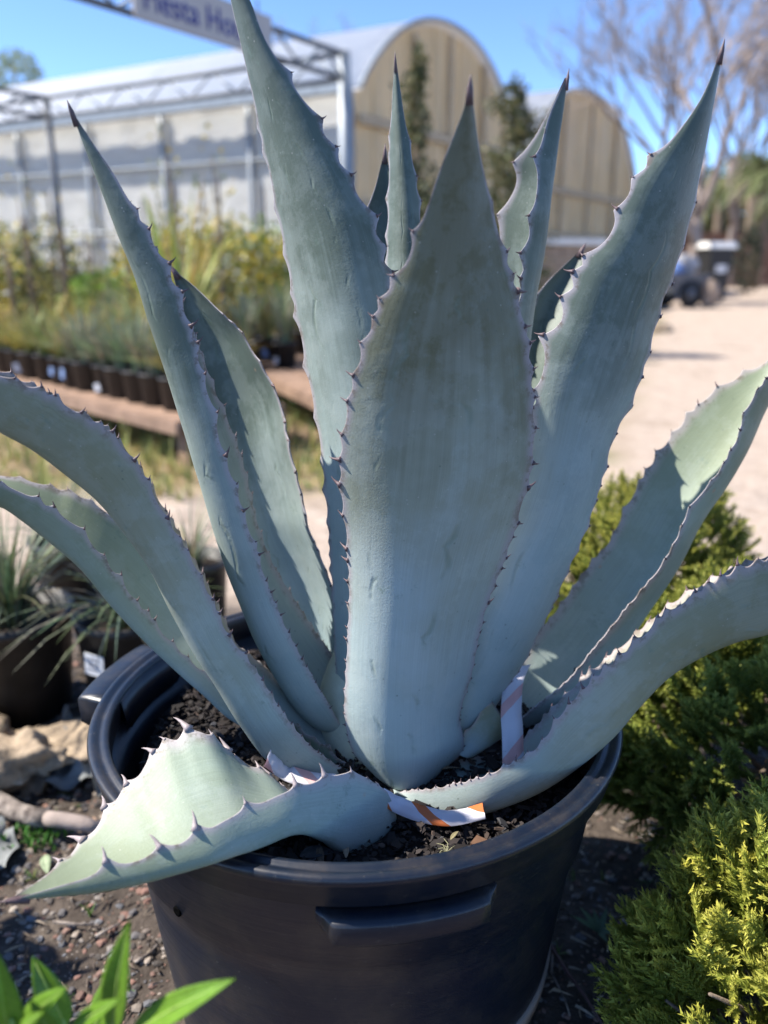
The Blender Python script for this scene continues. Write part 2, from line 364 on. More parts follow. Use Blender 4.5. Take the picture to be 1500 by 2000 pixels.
# ------------------------------------------------------------------ ground
def vnoise(x, y, s, seed=0):
    r = np.random.default_rng(seed).random((64, 64))
    fx, fy = x * s, y * s; ix, iy = np.floor(fx).astype(int), np.floor(fy).astype(int); tx, ty = fx - ix, fy - iy
    tx = tx * tx * (3 - 2 * tx); ty = ty * ty * (3 - 2 * ty)
    g = lambda a, b_: r[a % 64, b_ % 64]
    return (g(ix, iy) * (1 - tx) + g(ix + 1, iy) * tx) * (1 - ty) + (g(ix, iy + 1) * (1 - tx) + g(ix + 1, iy + 1) * tx) * ty
def gh(x, y):
    x = np.asarray(x, float); y = np.asarray(y, float)
    near = np.clip((4.5 - np.abs(y - 1.0)) / 2.0, 0, 1) * np.clip((4.0 - np.abs(x)) / 1.5, 0, 1)
    return near * ((vnoise(x + 40, y + 40, 3, 1) - .5) * 0.035 + (vnoise(x + 40, y + 40, 11, 2) - .5) * 0.014)
gx = np.concatenate([[-600, -200, -80, -40, -20, -10, -6, -4], np.arange(-3, 3.01, 0.04), [4, 6, 10, 20, 40, 80, 200, 600]])
gy = np.concatenate([[-60, -20, -8, -4, -2, -1, -.5], np.arange(-.2, 4.5, 0.04), [5, 6, 8, 10, 14, 20, 30, 50, 90, 200, 700]])
XX, YY = np.meshgrid(gx, gy, indexing='ij')
V = np.stack([XX, YY, gh(XX, YY)], -1).reshape(-1, 3); ny = len(gy)
I, J = np.meshgrid(np.arange(len(gx) - 1), np.arange(ny - 1), indexing='ij'); q = (I * ny + J).ravel()
Fq = np.stack([q, q + ny, q + ny + 1, q + 1], -1)
g = obj('ground', mesh('ground', V, Fq, M['ground'], True)); tag(g, 'sandy nursery ground with soil, weeds and a pale path', 'ground', kind='structure')

# ------------------------------------------------------------------ the big black pot
PX, PY, RZ, RR = -0.028, 1.053, 0.50, 0.352
SOILZ = 0.435
pot = thing('nursery_pot', 'large black plastic tub with moulded handles holding the agave', 'pot', (PX - .010, PY, 0.0)); pot.scale = (1.03, 1.03, 1.0)
prof_o = [(0.262, 0.0), (0.266, 0.004), (0.285, 0.15), (0.303, 0.30), (0.311, 0.345), (0.317, 0.352), (0.330, 0.445), (0.336, 0.456)]
prof_i = [(0.330, 0.470), (0.318, 0.40), (0.306, 0.345), (0.298, 0.338), (0.25, 0.03), (0.0, 0.03)]
b_ = MB().lathe([(0.0, 0.0)] + prof_o + prof_i, 128); b_.build('body', M['pot'], pot, True)
rim = MB().lathe([(0.338, 0.455), (0.345, 0.458), (0.347, 0.484), (0.353, 0.489), (0.355, 0.496), (0.352, 0.501), (0.345, 0.501), (0.342, 0.4975), (0.338, 0.4975), (0.335, 0.501), (0.329, 0.500), (0.327, 0.493), (0.328, 0.462)], 128, closed=True)
rim.build('rim', M['pot'], pot, True)
def handle(ang, half, zt, zb, out, name='handle'):
    mb = MB(); n = 20; vs = []; fs = []
    for i in range(n + 1):
        s = -1 + 2 * i / n; a = ang + s * half
        k = max(0.0, min(1.0, (1 - abs(s)) / 0.22)); k = k * k * (3 - 2 * k)
        r0 = 0.326; o = out * (0.06 + 0.94 * k); zc = zb + (zt - zb) * 0.45 * (1 - k)
        for r_, z_ in ((r0, zt), (r0 + 0.010 + o * .9, zt - 0.001), (r0 + 0.010 + o, zt - 0.006), (r0 + 0.010 + o * .97, zc + 0.006), (r0 + 0.008 + o * .85, zc), (r0 - 0.006, zc - 0.003)):
            vs.append((r_ * math.cos(a), r_ * math.sin(a), z_))
    for i in range(n):
        for k in range(6): fs.append((i * 6 + k, (i + 1) * 6 + k, (i + 1) * 6 + (k + 1) % 6, i * 6 + (k + 1) % 6))
    fs.append(tuple(range(6))[::-1]); fs.append(tuple(n * 6 + k for k in range(6)))
    return mb.add(vs, fs).build(name, M['pot'], pot, True)
handle(R(-79), 0.29, 0.447, 0.413, 0.021)
handle(R(166), 0.27, 0.494, 0.446, 0.058)
handle(R(42), 0.30, 0.492, 0.452, 0.040)
bm = MB(); NB = 40; prof_b = [(0.2740, 0.085), (0.2810, 0.085), (0.2850, 0.119), (0.2780, 0.119)]; aa = [R(-62) + R(88) * k / NB for k in range(NB + 1)]
bm.add([(r_ * math.cos(a_), r_ * math.sin(a_), z_) for a_ in aa for r_, z_ in prof_b], [(k * 4 + j, k * 4 + 4 + j, k * 4 + 4 + (j + 1) % 4, k * 4 + (j + 1) % 4) for k in range(NB) for j in range(4)] + [(3, 2, 1, 0), (NB * 4, NB * 4 + 1, NB * 4 + 2, NB * 4 + 3)]).build('band', M['band'], pot, True)
hole = MB(); hole.lathe([(0.0065, -0.004), (0.0065, 0.0012), (0.004, 0.0014), (0.0, 0.0006)], 14)
ha = math.atan2(at(368, 1785, 0.80)[1] - PY, at(368, 1785, 0.80)[0] - PX)
M['hole_shade'] = simple('hole_shade_black', (.004, .004, .004), 1.0, .1, 8, 0.0, 0)  # solid disc; black colour stands in for the shade inside a hole
hole.build('bolt_hole_disc', M['hole_shade'], pot, True, loc=(0.3185 * math.cos(ha), 0.3185 * math.sin(ha), 0.36), rot=(0, R(90), ha))

# potting soil with bark chips
n = 3600
def chips(n, rmax, z0, sz, seed, colf):
    r = np.random.default_rng(seed)
    rad = rmax * np.sqrt(r.random(n)); th = r.random(n) * 2 * np.pi
    c = np.stack([PX + rad * np.cos(th), PY + rad * np.sin(th), z0 + soil_h(rad, th) + r.random(n) * 0.006], -1)
    L_ = sz * (0.5 + r.random(n) ** 2 * 1.6); W_ = L_ * (0.3 + 0.45 * r.random(n)); T_ = L_ * 0.12 + 0.0006
    yaw = r.random(n) * 6.28; pit = r.normal(0, .35, n); rol = r.normal(0, .45, n)
    base = np.array([(-1, -.7, 0), (.1, -1, 0), (1, -.3, 0), (.8, .8, 0), (-.4, 1, 0), (-1, .4, 0)], float)
    vs = []; k = len(base)
    B = np.concatenate([base, base * [.9, .9, 0] + [0, 0, 1]])
    P = B[None] * np.stack([L_ / 2, W_ / 2, T_], -1)[:, None, :]
    P = P * (0.75 + 0.5 * r.random((n, 2 * k, 1)) * [1, 1, 0] + [0, 0, .25])
    cz, sz_ = np.cos(yaw), np.sin(yaw)
    y_ = P[..., 1] * np.cos(rol)[:, None] - P[..., 2] * np.sin(rol)[:, None]; z_ = P[..., 1] * np.sin(rol)[:, None] + P[..., 2] * np.cos(rol)[:, None]
    x_ = P[..., 0] * np.cos(pit)[:, None] + z_ * np.sin(pit)[:, None]; z_ = -P[..., 0] * np.sin(pit)[:, None] + z_ * np.cos(pit)[:, None]
    Q = np.stack([x_ * cz[:, None] - y_ * sz_[:, None], x_ * sz_[:, None] + y_ * cz[:, None], z_], -1) + c[:, None, :]
    fs = [tuple(range(k))[::-1], tuple(range(k, 2 * k))] + [(i, (i + 1) % k, k + (i + 1) % k, k + i) for i in range(k)]
    faces = [tuple(j + i * 2 * k for j in f) for i in range(n) for f in fs]
    cols = np.repeat(colf(r, n), 2 * k, 0)
    return Q.reshape(-1, 3), faces, cols
def soil_h(rad, th): return 0.012 * np.sin(th * 3 + 1) * (rad / 0.3) + 0.02 * (1 - rad / 0.31)
def chipcol(r, n):
    t = r.random(n); c = np.array([0.022, 0.017, 0.016])[None] * (0.6 + 1.6 * t[:, None] ** 1.5)
    c[t > 0.97] = [0.10, 0.07, 0.055]; c[(t > 0.92) & (t < 0.97)] = [0.055, 0.055, 0.06]
    return c
mb = MB(); rr = [0.0, 0.06, 0.12, 0.18, 0.24, 0.29, 0.317]; NN = 48
vs = [(PX + r_ * math.cos(6.2832 * k / NN), PY + r_ * math.sin(6.2832 * k / NN), SOILZ - .004 + float(soil_h(np.array(r_), np.array(6.2832 * k / NN)))) for r_ in rr for k in range(NN)]
fs = [(i * NN + k, i * NN + (k + 1) % NN, (i + 1) * NN + (k + 1) % NN, (i + 1) * NN + k) for i in range(len(rr) - 1) for k in range(NN)]
mb.add(vs, fs, (0.016, 0.012, 0.011))
v1, f1, c1 = chips(6500, 0.312, SOILZ, 0.0085, 3, chipcol); mb.add(v1, f1); mb.c[len(vs):] = [tuple(c) for c in c1]
v2, f2, c2 = chips(420, 0.308, SOILZ + .003, 0.016, 4, chipcol); n0 = len(mb.v); mb.add(v2, f2); mb.c[n0:] = [tuple(c) for c in c2]
s_ = mb.build('potting_soil', M['chips'], None, False, True); tag(s_, 'dark bark chip potting mix filling the big black tub', 'soil', kind='stuff')

# ------------------------------------------------------------------ agave
agave = thing('agave', 'huge blue-grey agave with toothed leaves filling the black tub', 'agave', (PX + .03, PY - .02, SOILZ))
AG0 = np.array([PX + .03, PY - .02, SOILZ])
def resample(P, s_in, n):
    P = np.asarray(P, float); s = np.linspace(0, 1, n)
    # monotone-ish Catmull-Rom through the points
    k = np.clip(np.searchsorted(s_in, s, 'right') - 1, 0, len(P) - 2)
    m = np.zeros_like(P)
    for i in range(len(P)):
        if i == 0: m[i] = (P[1] - P[0]) / (s_in[1] - s_in[0])
        elif i == len(P) - 1: m[i] = (P[-1] - P[-2]) / (s_in[-1] - s_in[-2])
        else: m[i] = (P[i + 1] - P[i - 1]) / (s_in[i + 1] - s_in[i - 1])
    h = (s_in[k + 1] - s_in[k]); t = ((s - s_in[k]) / h)[:, None]; h = h[:, None]
    return (2 * t ** 3 - 3 * t ** 2 + 1) * P[k] + (t ** 3 - 2 * t ** 2 + t) * h * m[k] + (-2 * t ** 3 + 3 * t ** 2) * P[k + 1] + (t ** 3 - t ** 2) * h * m[k + 1]
def poly3(pts, Ys, n):
    pts = np.asarray(pts, float); d = np.r_[0, np.cumsum(np.hypot(*np.diff(pts, axis=0).T))]; s = d / d[-1]
    Yv = np.interp(s, np.linspace(0, 1, len(Ys)), Ys)
    P = np.array([at(p[0], p[1], y) for p, y in zip(pts, Yv)])
    return resample(P, s, n)
SPINES = []
def spine_mesh(name, mat):
    mb = MB(); mb.tube([(0, 0, -.3), (0.02, 0, 0), (.06, 0, .45), (.16, 0, .8), (.27, 0, 1.0)], [.34, .20, .11, .055, .01], 6); return mb.mesh(name, mat, True)
SPM, SPMG = spine_mesh('spine', M['spine']), spine_mesh('spine', M['spine_grey'])
def agave_leaf(Lp, Rp, Mp=None, YL=(1, 1), YR=(1, 1), YM=None, sag=0.0, inside='away', teeth=(1, 1), tooth=0.006, step=0.03,
               th=0.016, mat='agave', tipspine=0.011, edge_amp=0.004, label=None, seed=0, grey=False, wav=0.0, s0=0.04, rstep=1.0):
    n = 300; r = np.random.default_rng(seed + 100); step = step * .80; tooth = tooth * .88
    A = poly3(Lp, YL, n); B = poly3(Rp, YR, n)
    if Mp is None:
        C = (A + B) / 2; C[:, 1] += sag * np.linalg.norm(A - B, axis=1)
    else: C = poly3(Mp, YM or YL, n)
    t = np.sin(np.linspace(-1, 1, 23) * np.pi / 2); t = np.sign(t) * np.abs(t) ** 0.9
    S = C[:, None] + t[None, :, None] * ((B - A) / 2)[:, None] + (t ** 2)[None, :, None] * ((A + B) / 2 - C)[:, None]
    v = np.linspace(0, 1, n)
    # gentle unevenness of the blade
    # teeth along each margin
    for side, P, on in ((-1, A, teeth[0]), (1, B, teeth[1])):
        arc = np.r_[0, np.cumsum(np.linalg.norm(np.diff(P, axis=0), axis=1))]; tot = arc[-1]
        stp = step * (rstep if side > 0 else 1.0); pos = []; x = tot * s0
        while x < tot * 0.88:
            pos.append(x); f = x / tot
            x += stp * (0.32 + 0.9 * min(1, f * 2.2)) * r.uniform(0.5, 1.6)
        disp = np.zeros(n)
        for p_ in pos:
            f = p_ / tot; w = step * 0.30 * (0.35 + .65 * min(1, f * 2.2))
            disp = np.maximum(disp, 1.7 * edge_amp * (0.2 + min(1, f * 2.0)) * min(1, (1 - f) * 5) * np.exp(-np.abs((arc - p_) / w) ** 1.3) * r.uniform(.6, 1.2))
        outw = (P - C); outw /= (np.linalg.norm(outw, axis=1)[:, None] + 1e-9)
        dPt = S[:, -1] - S[:, -2] if side > 0 else S[:, 0] - S[:, 1]
        dPt = dPt / (np.linalg.norm(dPt, axis=1)[:, None] + 1e-9)
        w = np.clip((np.abs(t) - .80) / .20, 0, 1) ** 2 * (np.sign(t) == side)
        S += w[None, :, None] * (dPt * disp[:, None])[:, None]
        tan = np.gradient(P, axis=0); tan /= (np.linalg.norm(tan, axis=1)[:, None] + 1e-9)
        if on:
            for p_ in pos:
                i = int(np.clip(np.searchsorted(arc, p_), 1, n - 2)); f = p_ / tot
                e = S[i, -1] if side > 0 else S[i, 0]
                d = dPt[i] + tan[i] * r.uniform(-.5, .5); d /= np.linalg.norm(d)
                size = tooth * (0.45 + 0.75 * min(1, f * 2.2)) * (0.65 if f > .8 else 1) * r.choice([.5, .75, .9, 1.0, 1.1, 1.35])
                SPINES.append([None, e, d, tan[i], size, grey])
    if wav:
        ph = r.random() * 6
        S += (wav * np.sin(v * 17 + ph))[:, None, None] * (np.abs(t) ** 3)[None, :, None] * np.array([0, 0.6, 1.0])
    du = np.gradient(S, axis=0); dt = np.gradient(S, axis=1); nn = np.cross(du, dt); nn /= (np.linalg.norm(nn, axis=2)[..., None] + 1e-12)
    mid = len(t) // 2
    if inside == 'in': ref = (A + B) / 2 - C
    else: ref = C - np.array([0, 0, CAMZ])
    sg = np.sign(np.sum(np.sum(nn[:, mid] * ref, axis=1)))
    T = th * (1 - 0.86 * t ** 2)[None, :] * (np.clip(1.25 - v, .12, 1) * np.clip((1 - v) * 9, .15, 1))[:, None]
    wid = np.linalg.norm(A - B, axis=1) + np.linalg.norm((A + B) / 2 - C, axis=1) * 1.2
    T = np.minimum(T, 0.25 * wid[:, None] + .0008)
    S2 = S + sg * nn * T[..., None]
    m_ = len(t)
    Vv = np.concatenate([S.reshape(-1, 3), S2.reshape(-1, 3)]) - AG0
    uvq = np.stack(np.broadcast_arrays(t[None, :], v[:, None]), -1).reshape(-1, 2); uv = np.concatenate([uvq, uvq])
    I, J = np.meshgrid(np.arange(n - 1), np.arange(m_ - 1), indexing='ij'); q = (I * m_ + J).ravel(); o2 = n * m_
    f1 = np.stack([q, q + 1, q + m_ + 1, q + m_], -1); f2 = f1[:, ::-1] + o2
    i = np.arange(n - 1); eL = np.stack([i * m_, (i + 1) * m_, (i + 1) * m_ + o2, i * m_ + o2], -1)
    k = i * m_ + m_ - 1; eR = np.stack([k, k + o2, k + m_ + o2, k + m_], -1)
    j = np.arange(m_ - 1); eB = np.stack([j, j + o2, j + 1 + o2, j + 1], -1); e = j + (n - 1) * m_; eT = np.stack([e, e + 1, e + 1 + o2, e + o2], -1)
    lo = obj('leaf', mesh('leaf', Vv, np.concatenate([f1, f2, eL, eR, eB, eT]), M[mat], True, uv=uv), agave)
    if label: lo['label'] = label
    for s_ in SPINES:
        if s_[0] is None: s_[0] = lo
    if tipspine:
        e = C[-1]; d = C[-1] - C[-12]; d /= np.linalg.norm(d); dist = np.linalg.norm(C - e, axis=1); ib = int(np.argmin(np.abs(dist - .014)))
        w0 = np.clip(0.5 * np.linalg.norm(A[ib] - B[ib]), .002, .006)
        MB().tube([C[ib] - AG0, e - AG0, e + d * tipspine * .5 - AG0, e + d * tipspine - AG0], [w0 * .75, w0 * .55, w0 * .28, 0.0003], 8).build('terminal_spine', M['spine'], lo, True)
    return lo

# F: broad leaf in front
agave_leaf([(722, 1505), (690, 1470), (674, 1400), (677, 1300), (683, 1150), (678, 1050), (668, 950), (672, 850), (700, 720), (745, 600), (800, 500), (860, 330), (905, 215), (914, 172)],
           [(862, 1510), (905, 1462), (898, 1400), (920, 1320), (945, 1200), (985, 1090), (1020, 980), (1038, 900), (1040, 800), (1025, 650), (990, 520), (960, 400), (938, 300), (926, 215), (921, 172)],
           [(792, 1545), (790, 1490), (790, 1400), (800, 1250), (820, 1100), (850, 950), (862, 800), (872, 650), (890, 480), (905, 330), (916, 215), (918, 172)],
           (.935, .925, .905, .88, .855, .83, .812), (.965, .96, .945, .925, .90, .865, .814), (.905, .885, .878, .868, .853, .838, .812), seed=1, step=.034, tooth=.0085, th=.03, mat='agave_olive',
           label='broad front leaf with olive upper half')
# C: tall leaf leaving the top of the frame
agave_leaf([(662, 1425), (656, 1300), (650, 1150), (640, 1000), (625, 860), (600, 720), (570, 560), (545, 430), (510, 260), (480, 130), (450, 0), (436, -75)],
           [(735, 1400), (760, 1250), (790, 1100), (805, 950), (800, 800), (780, 650), (757, 560), (745, 505), (720, 420), (688, 365), (640, 280), (605, 215), (560, 150), (515, 70), (488, 0), (442, -78)],
           None, (1.02, 1.03, 1.04, 1.05, 1.05, 1.04, 1.01), (1.0, .99, .985, .985, .99, 1.0, 1.01), sag=-.26, seed=2, teeth=(0, 1), step=.042, tooth=.007, edge_amp=.007)
# E: tall leaf leaning right
agave_leaf([(868, 1440), (880, 1350), (910, 1230), (950, 1120), (1000, 1010), (1030, 920), (1046, 830), (1060, 730), (1075, 670), (1100, 620), (1125, 560), (1150, 510), (1185, 468), (1205, 435), (1245, 352), (1310, 275), (1370, 190), (1408, 98)],
           [(930, 1455), (985, 1350), (1020, 1300), (1050, 1240), (1080, 1180), (1110, 1110), (1145, 1030), (1170, 950), (1200, 850), (1235, 780), (1265, 690), (1290, 600), (1320, 520), (1345, 440), (1370, 330), (1395, 200), (1412, 98)],
           None, (1.0, .99, .985, .98, .98, .985, 1.0), (1.01, 1.02, 1.03, 1.04, 1.04, 1.03, 1.0), sag=-.22, seed=3, step=.042, tooth=.007, edge_amp=.007)
# B: tall folded leaf at the left
Bn = [(668, 1420), (620, 1340), (580, 1270), (540, 1190), (510, 1110), (490, 1050), (470, 990), (450, 930), (430, 870), (415, 800), (395, 740), (380, 680), (355, 600), (330, 540), (300, 480), (265, 420), (225, 345), (185, 285), (141, 217)]
agave_leaf([(672, 1350), (655, 1295), (605, 1220), (562, 1155), (525, 1090), (497, 1010), (473, 910), (446, 830), (420, 770), (390, 690), (360, 620), (325, 545), (292, 478), (255, 415), (215, 345), (178, 288), (138, 217)], Bn,
           [(655, 1425), (618, 1418), (578, 1382), (540, 1325), (500, 1255), (470, 1185), (440, 1110), (415, 1030), (395, 960), (370, 880), (345, 800), (320, 720), (290, 630), (262, 540), (230, 460), (200, 380), (170, 300), (139, 217)],
           (1.10, 1.11, 1.10, 1.08, 1.05, 1.0, .955), (.985, .965, .955, .95, .95, .95, .955), (1.01, 1.0, .99, .985, .975, .965, .955), inside='in', seed=4, step=.034, tooth=.0075, th=.012)
# D: leaf behind B showing its inner face
agave_leaf([(600, 1330), (570, 1240), (520, 1150), (480, 1050), (450, 960), (420, 860), (395, 770), (375, 690), (355, 600), (340, 545), (336, 528)],
           [(665, 1330), (660, 1230), (655, 1180), (640, 1130), (620, 1080), (600, 1030), (590, 980), (575, 920), (560, 860), (550, 800), (530, 750), (500, 700), (470, 650), (430, 610), (380, 560), (340, 528)],
           None, (1.10, 1.12, 1.14, 1.17, 1.20, 1.22), (1.09, 1.08, 1.085, 1.10, 1.14, 1.22), sag=.36, seed=5, teeth=(0, 1), step=.034, tooth=.005, edge_amp=.005)
# A: leaf arching out to the left
agave_leaf([(712, 1500), (640, 1430), (600, 1395), (560, 1345), (510, 1300), (462, 1262), (425, 1190), (395, 1130), (350, 1050), (300, 965), (255, 893), (200, 838), (140, 800), (70, 762), (0, 728), (-120, 700), (-230, 705)],
           [(720, 1530), (650, 1490), (600, 1452), (552, 1392), (500, 1312), (445, 1240), (420, 1190), (392, 1130), (370, 1090), (340, 1040), (300, 970), (260, 900), (210, 850), (150, 810), (80, 770), (0, 735), (-110, 712), (-228, 707)],
           [(700, 1545), (600, 1528), (530, 1492), (470, 1420), (420, 1340), (380, 1280), (330, 1190), (290, 1110), (240, 1040), (190, 980), (130, 930), (60, 878), (0, 845), (-110, 775), (-230, 712)],
           (1.0, 1.02, 1.02, 1.0, .97, .94, .88), (.93, .91, .895, .88, .87, .87, .88), (.93, .925, .915, .905, .895, .885, .88), inside='in', seed=6, step=.03, tooth=.0065, mat='agave_old', th=.013)
# A2: lower leaf behind it
agave_leaf([(650, 1440), (560, 1370), (480, 1290), (420, 1200), (340, 1130), (280, 1060), (220, 1010), (150, 968), (120, 960), (60, 942), (0, 930), (-90, 925), (-200, 950)],
           [(650, 1470), (540, 1420), (440, 1350), (340, 1262), (280, 1195), (230, 1130), (190, 1078), (150, 1030), (100, 998), (40, 962), (0, 950), (-90, 940), (-200, 955)],
           [(640, 1480), (540, 1450), (450, 1400), (400, 1350), (340, 1295), (280, 1240), (220, 1178), (160, 1110), (100, 1060), (40, 1015), (0, 990), (-90, 965), (-200, 957)],
           (1.08, 1.13, 1.15, 1.15, 1.12, 1.08, 1.02), (1.02, 1.02, 1.02, 1.01, 1.0, 1.0, 1.02), (1.0, 1.02, 1.03, 1.03, 1.03, 1.02, 1.02), inside='in', seed=7, step=.032, tooth=.005, mat='agave_pale', th=.012)
# H: leaf sweeping to the right over the rim
agave_leaf([(745, 1530), (800, 1510), (860, 1490), (930, 1482), (990, 1470), (1050, 1420), (1100, 1365), (1150, 1320), (1215, 1265), (1290, 1200), (1345, 1160), (1410, 1125), (1460, 1102), (1520, 1085), (1620, 1078), (1740, 1120)],
           [(748, 1550), (790, 1546), (850, 1541), (940, 1520), (1000, 1492), (1050, 1460), (1100, 1392), (1140, 1350), (1210, 1288), (1280, 1222), (1330, 1182), (1400, 1140), (1440, 1117), (1500, 1097), (1610, 1090), (1740, 1124)],
           [(765, 1565), (850, 1600), (930, 1592), (1000, 1572), (1060, 1545), (1130, 1500), (1200, 1440), (1250, 1382), (1310, 1322), (1380, 1280), (1440, 1255), (1500, 1240), (1610, 1200), (1740, 1128)],
           (.95, .99, 1.02, 1.04, 1.04, 1.0, .95), (.905, .875, .875, .885, .90, .92, .95), (.89, .885, .90, .91, .92, .93, .95), inside='in', seed=8, step=.026, tooth=.006, mat='agave_old', th=.013, edge_amp=.005)
# G: inner face of the leaf at the right
agave_leaf([(985, 1385), (1010, 1310), (1050, 1240), (1090, 1190), (1140, 1120), (1190, 1060), (1225, 990), (1260, 930), (1300, 870), (1350, 810), (1400, 762), (1450, 735), (1500, 705), (1580, 640), (1640, 560)],
           [(1010, 1410), (1060, 1370), (1110, 1330), (1150, 1282), (1190, 1232), (1240, 1172), (1290, 1110), (1325, 1050), (1350, 992), (1400, 930), (1440, 860), (1460, 800), (1500, 740), (1570, 650), (1640, 562)],
           [(1000, 1445), (1080, 1403), (1150, 1342), (1200, 1282), (1250, 1205), (1310, 1112), (1370, 1004), (1420, 930), (1462, 862), (1500, 790), (1572, 680), (1641, 563)],
           (1.10, 1.17, 1.22, 1.24, 1.24, 1.22, 1.18), (1.04, 1.05, 1.06, 1.08, 1.10, 1.12, 1.18), (1.07, 1.12, 1.15, 1.17, 1.18, 1.18, 1.18), inside='in', seed=9, step=.032, tooth=.005, mat='agave_pale', th=.011)
# K: short folded leaf hanging over the front rim
agave_leaf([(700, 1600), (640, 1580), (580, 1560), (520, 1512), (470, 1490), (432, 1458), (400, 1436), (370, 1440), (345, 1450), (318, 1462), (286, 1497), (268, 1522), (240, 1548), (200, 1605), (150, 1660), (100, 1702), (24, 1754)],
           [(755, 1545), (725, 1525), (690, 1510), (640, 1520), (580, 1540), (540, 1555), (490, 1580), (440, 1602), (405, 1625), (360, 1645), (300, 1670), (200, 1705), (100, 1735), (24, 1757)],
           [(770, 1612), (735, 1655), (672, 1668), (630, 1645), (580, 1628), (520, 1642), (430, 1664), (330, 1698), (220, 1732), (130, 1748), (26, 1759)],
           (.86, .86, .845, .82, .78, .72, .63), (.845, .795, .745, .70, .67, .645, .63), (.855, .79, .745, .705, .68, .655, .63), inside='in', seed=10, step=.034, tooth=.0135, mat='agave_pale', th=.011, edge_amp=.007, grey=True, tipspine=.012, rstep=1.9,
           label='short folded front leaf with big pale spines')
# C2, C3: young leaves at the heart
agave_leaf([(775, 1150), (765, 900), (757, 700), (757, 560), (757, 480), (759, 400), (763, 250), (770, 118)],
           [(840, 1150), (840, 900), (835, 700), (826, 520), (820, 425), (806, 320), (790, 230), (774, 118)],
           None, (1.10, 1.12, 1.13, 1.15), (1.09, 1.10, 1.12, 1.15), sag=-.35, seed=11, teeth=(0, 1), step=.04, tooth=.004)
agave_leaf([(745, 1150), (735, 900), (730, 600), (722, 470), (717, 422), (735, 358), (750, 298)],
           [(800, 1150), (795, 900), (790, 600), (785, 480), (775, 400), (762, 340), (754, 298)],
           None, (1.16, 1.18, 1.2, 1.22), (1.15, 1.17, 1.19, 1.22), sag=.2, seed=12, step=.04, tooth=.005)
# I: narrow folded leaf right of the front leaf
agave_leaf([(900, 1150), (940, 900), (975, 700), (990, 545), (977, 480), (984, 420), (1010, 358), (1021, 308), (1050, 258), (1078, 205), (1103, 152)],
           [(930, 1150), (970, 900), (1003, 720), (1017, 610), (1022, 555), (1032, 480), (1046, 400), (1056, 300), (1071, 230), (1106, 152)],
           [(955, 1160), (1000, 900), (1030, 700), (1045, 590), (1057, 520), (1070, 420), (1083, 330), (1097, 240), (1109, 152)],
           (1.14, 1.19, 1.21, 1.21, 1.18), (1.10, 1.10, 1.11, 1.13, 1.18), (1.12, 1.15, 1.16, 1.17, 1.18), inside='in', seed=13, step=.05, tooth=.008, th=.009, edge_amp=.006)
# J: short leaf behind, right
agave_leaf([(960, 1200), (985, 1000), (1005, 820), (1022, 700), (1030, 640), (1045, 598), (1062, 560), (1100, 520), (1136, 487)],
           [(1040, 1200), (1075, 1000), (1095, 820), (1110, 720), (1125, 640), (1135, 580), (1139, 530), (1140, 487)],
           None, (1.16, 1.22, 1.27, 1.32), (1.12, 1.15, 1.20, 1.32), sag=.34, seed=14, step=.032, tooth=.006)
# stubs of removed leaves at the base
agave_leaf([(735, 1545), (690, 1490), (650, 1425), (610, 1390), (560, 1370)], [(745, 1550), (690, 1510), (640, 1465), (590, 1430), (545, 1395)],
           [(740, 1555), (680, 1530), (620, 1490), (570, 1450), (548, 1400)], (.95, 1.0, 1.02, 1.02), (.94, .95, .965, .98), (.94, .96, .98, 1.0), inside='in', seed=15, teeth=(0, 0), mat='agave_pale', tipspine=0, label='yellowed leaf stub at the base')
agave_leaf([(880, 1460), (905, 1440), (935, 1400), (962, 1370)], [(925, 1478), (950, 1462), (980, 1440), (1000, 1415)], None, (.97, .98, .99, 1.0), (.97, .975, .99, 1.0), sag=-.3, seed=16, teeth=(0, 0), mat='agave_old', tipspine=0)
# swollen heart where the leaves meet
MB().lathe([(0.0, -.03), (.10, -.03), (.115, .0), (.105, .05), (.085, .10), (.06, .16), (.03, .30), (0.0, .38)], 32, cx=.0, cy=.03).build('stem', M['core'], agave, True)

SPINES.sort(key=lambda s: -s[4] / np.linalg.norm(s[1] - np.array([0, 0, CAMZ])))
rest = MB()
for i, (lo, e, d, tn, size, grey) in enumerate(SPINES):
    z = Vector(d); x = Vector(tn); x = (x - z * x.dot(z)).normalized(); y = z.cross(x)
    Mx = Matrix((x, y, z)).transposed().to_4x4()
    if i < 290:
        o = obj('spine', SPMG if grey else SPM, lo); o.matrix_local = Matrix.Translation(Vector(e - AG0 - d * size * .08)) @ Mx @ Matrix.Scale(size, 4)
    else:
        m4 = Matrix.Translation(Vector(e - AG0 - d * size * .08)) @ Mx @ Matrix.Scale(size, 4)
        rest.add([m4 @ vv.co for vv in SPM.vertices], [tuple(p.vertices) for p in SPM.polygons])
if rest.v:
    o = rest.build('small_spines', M['spine'], agave, True); o['kind'] = 'stuff'

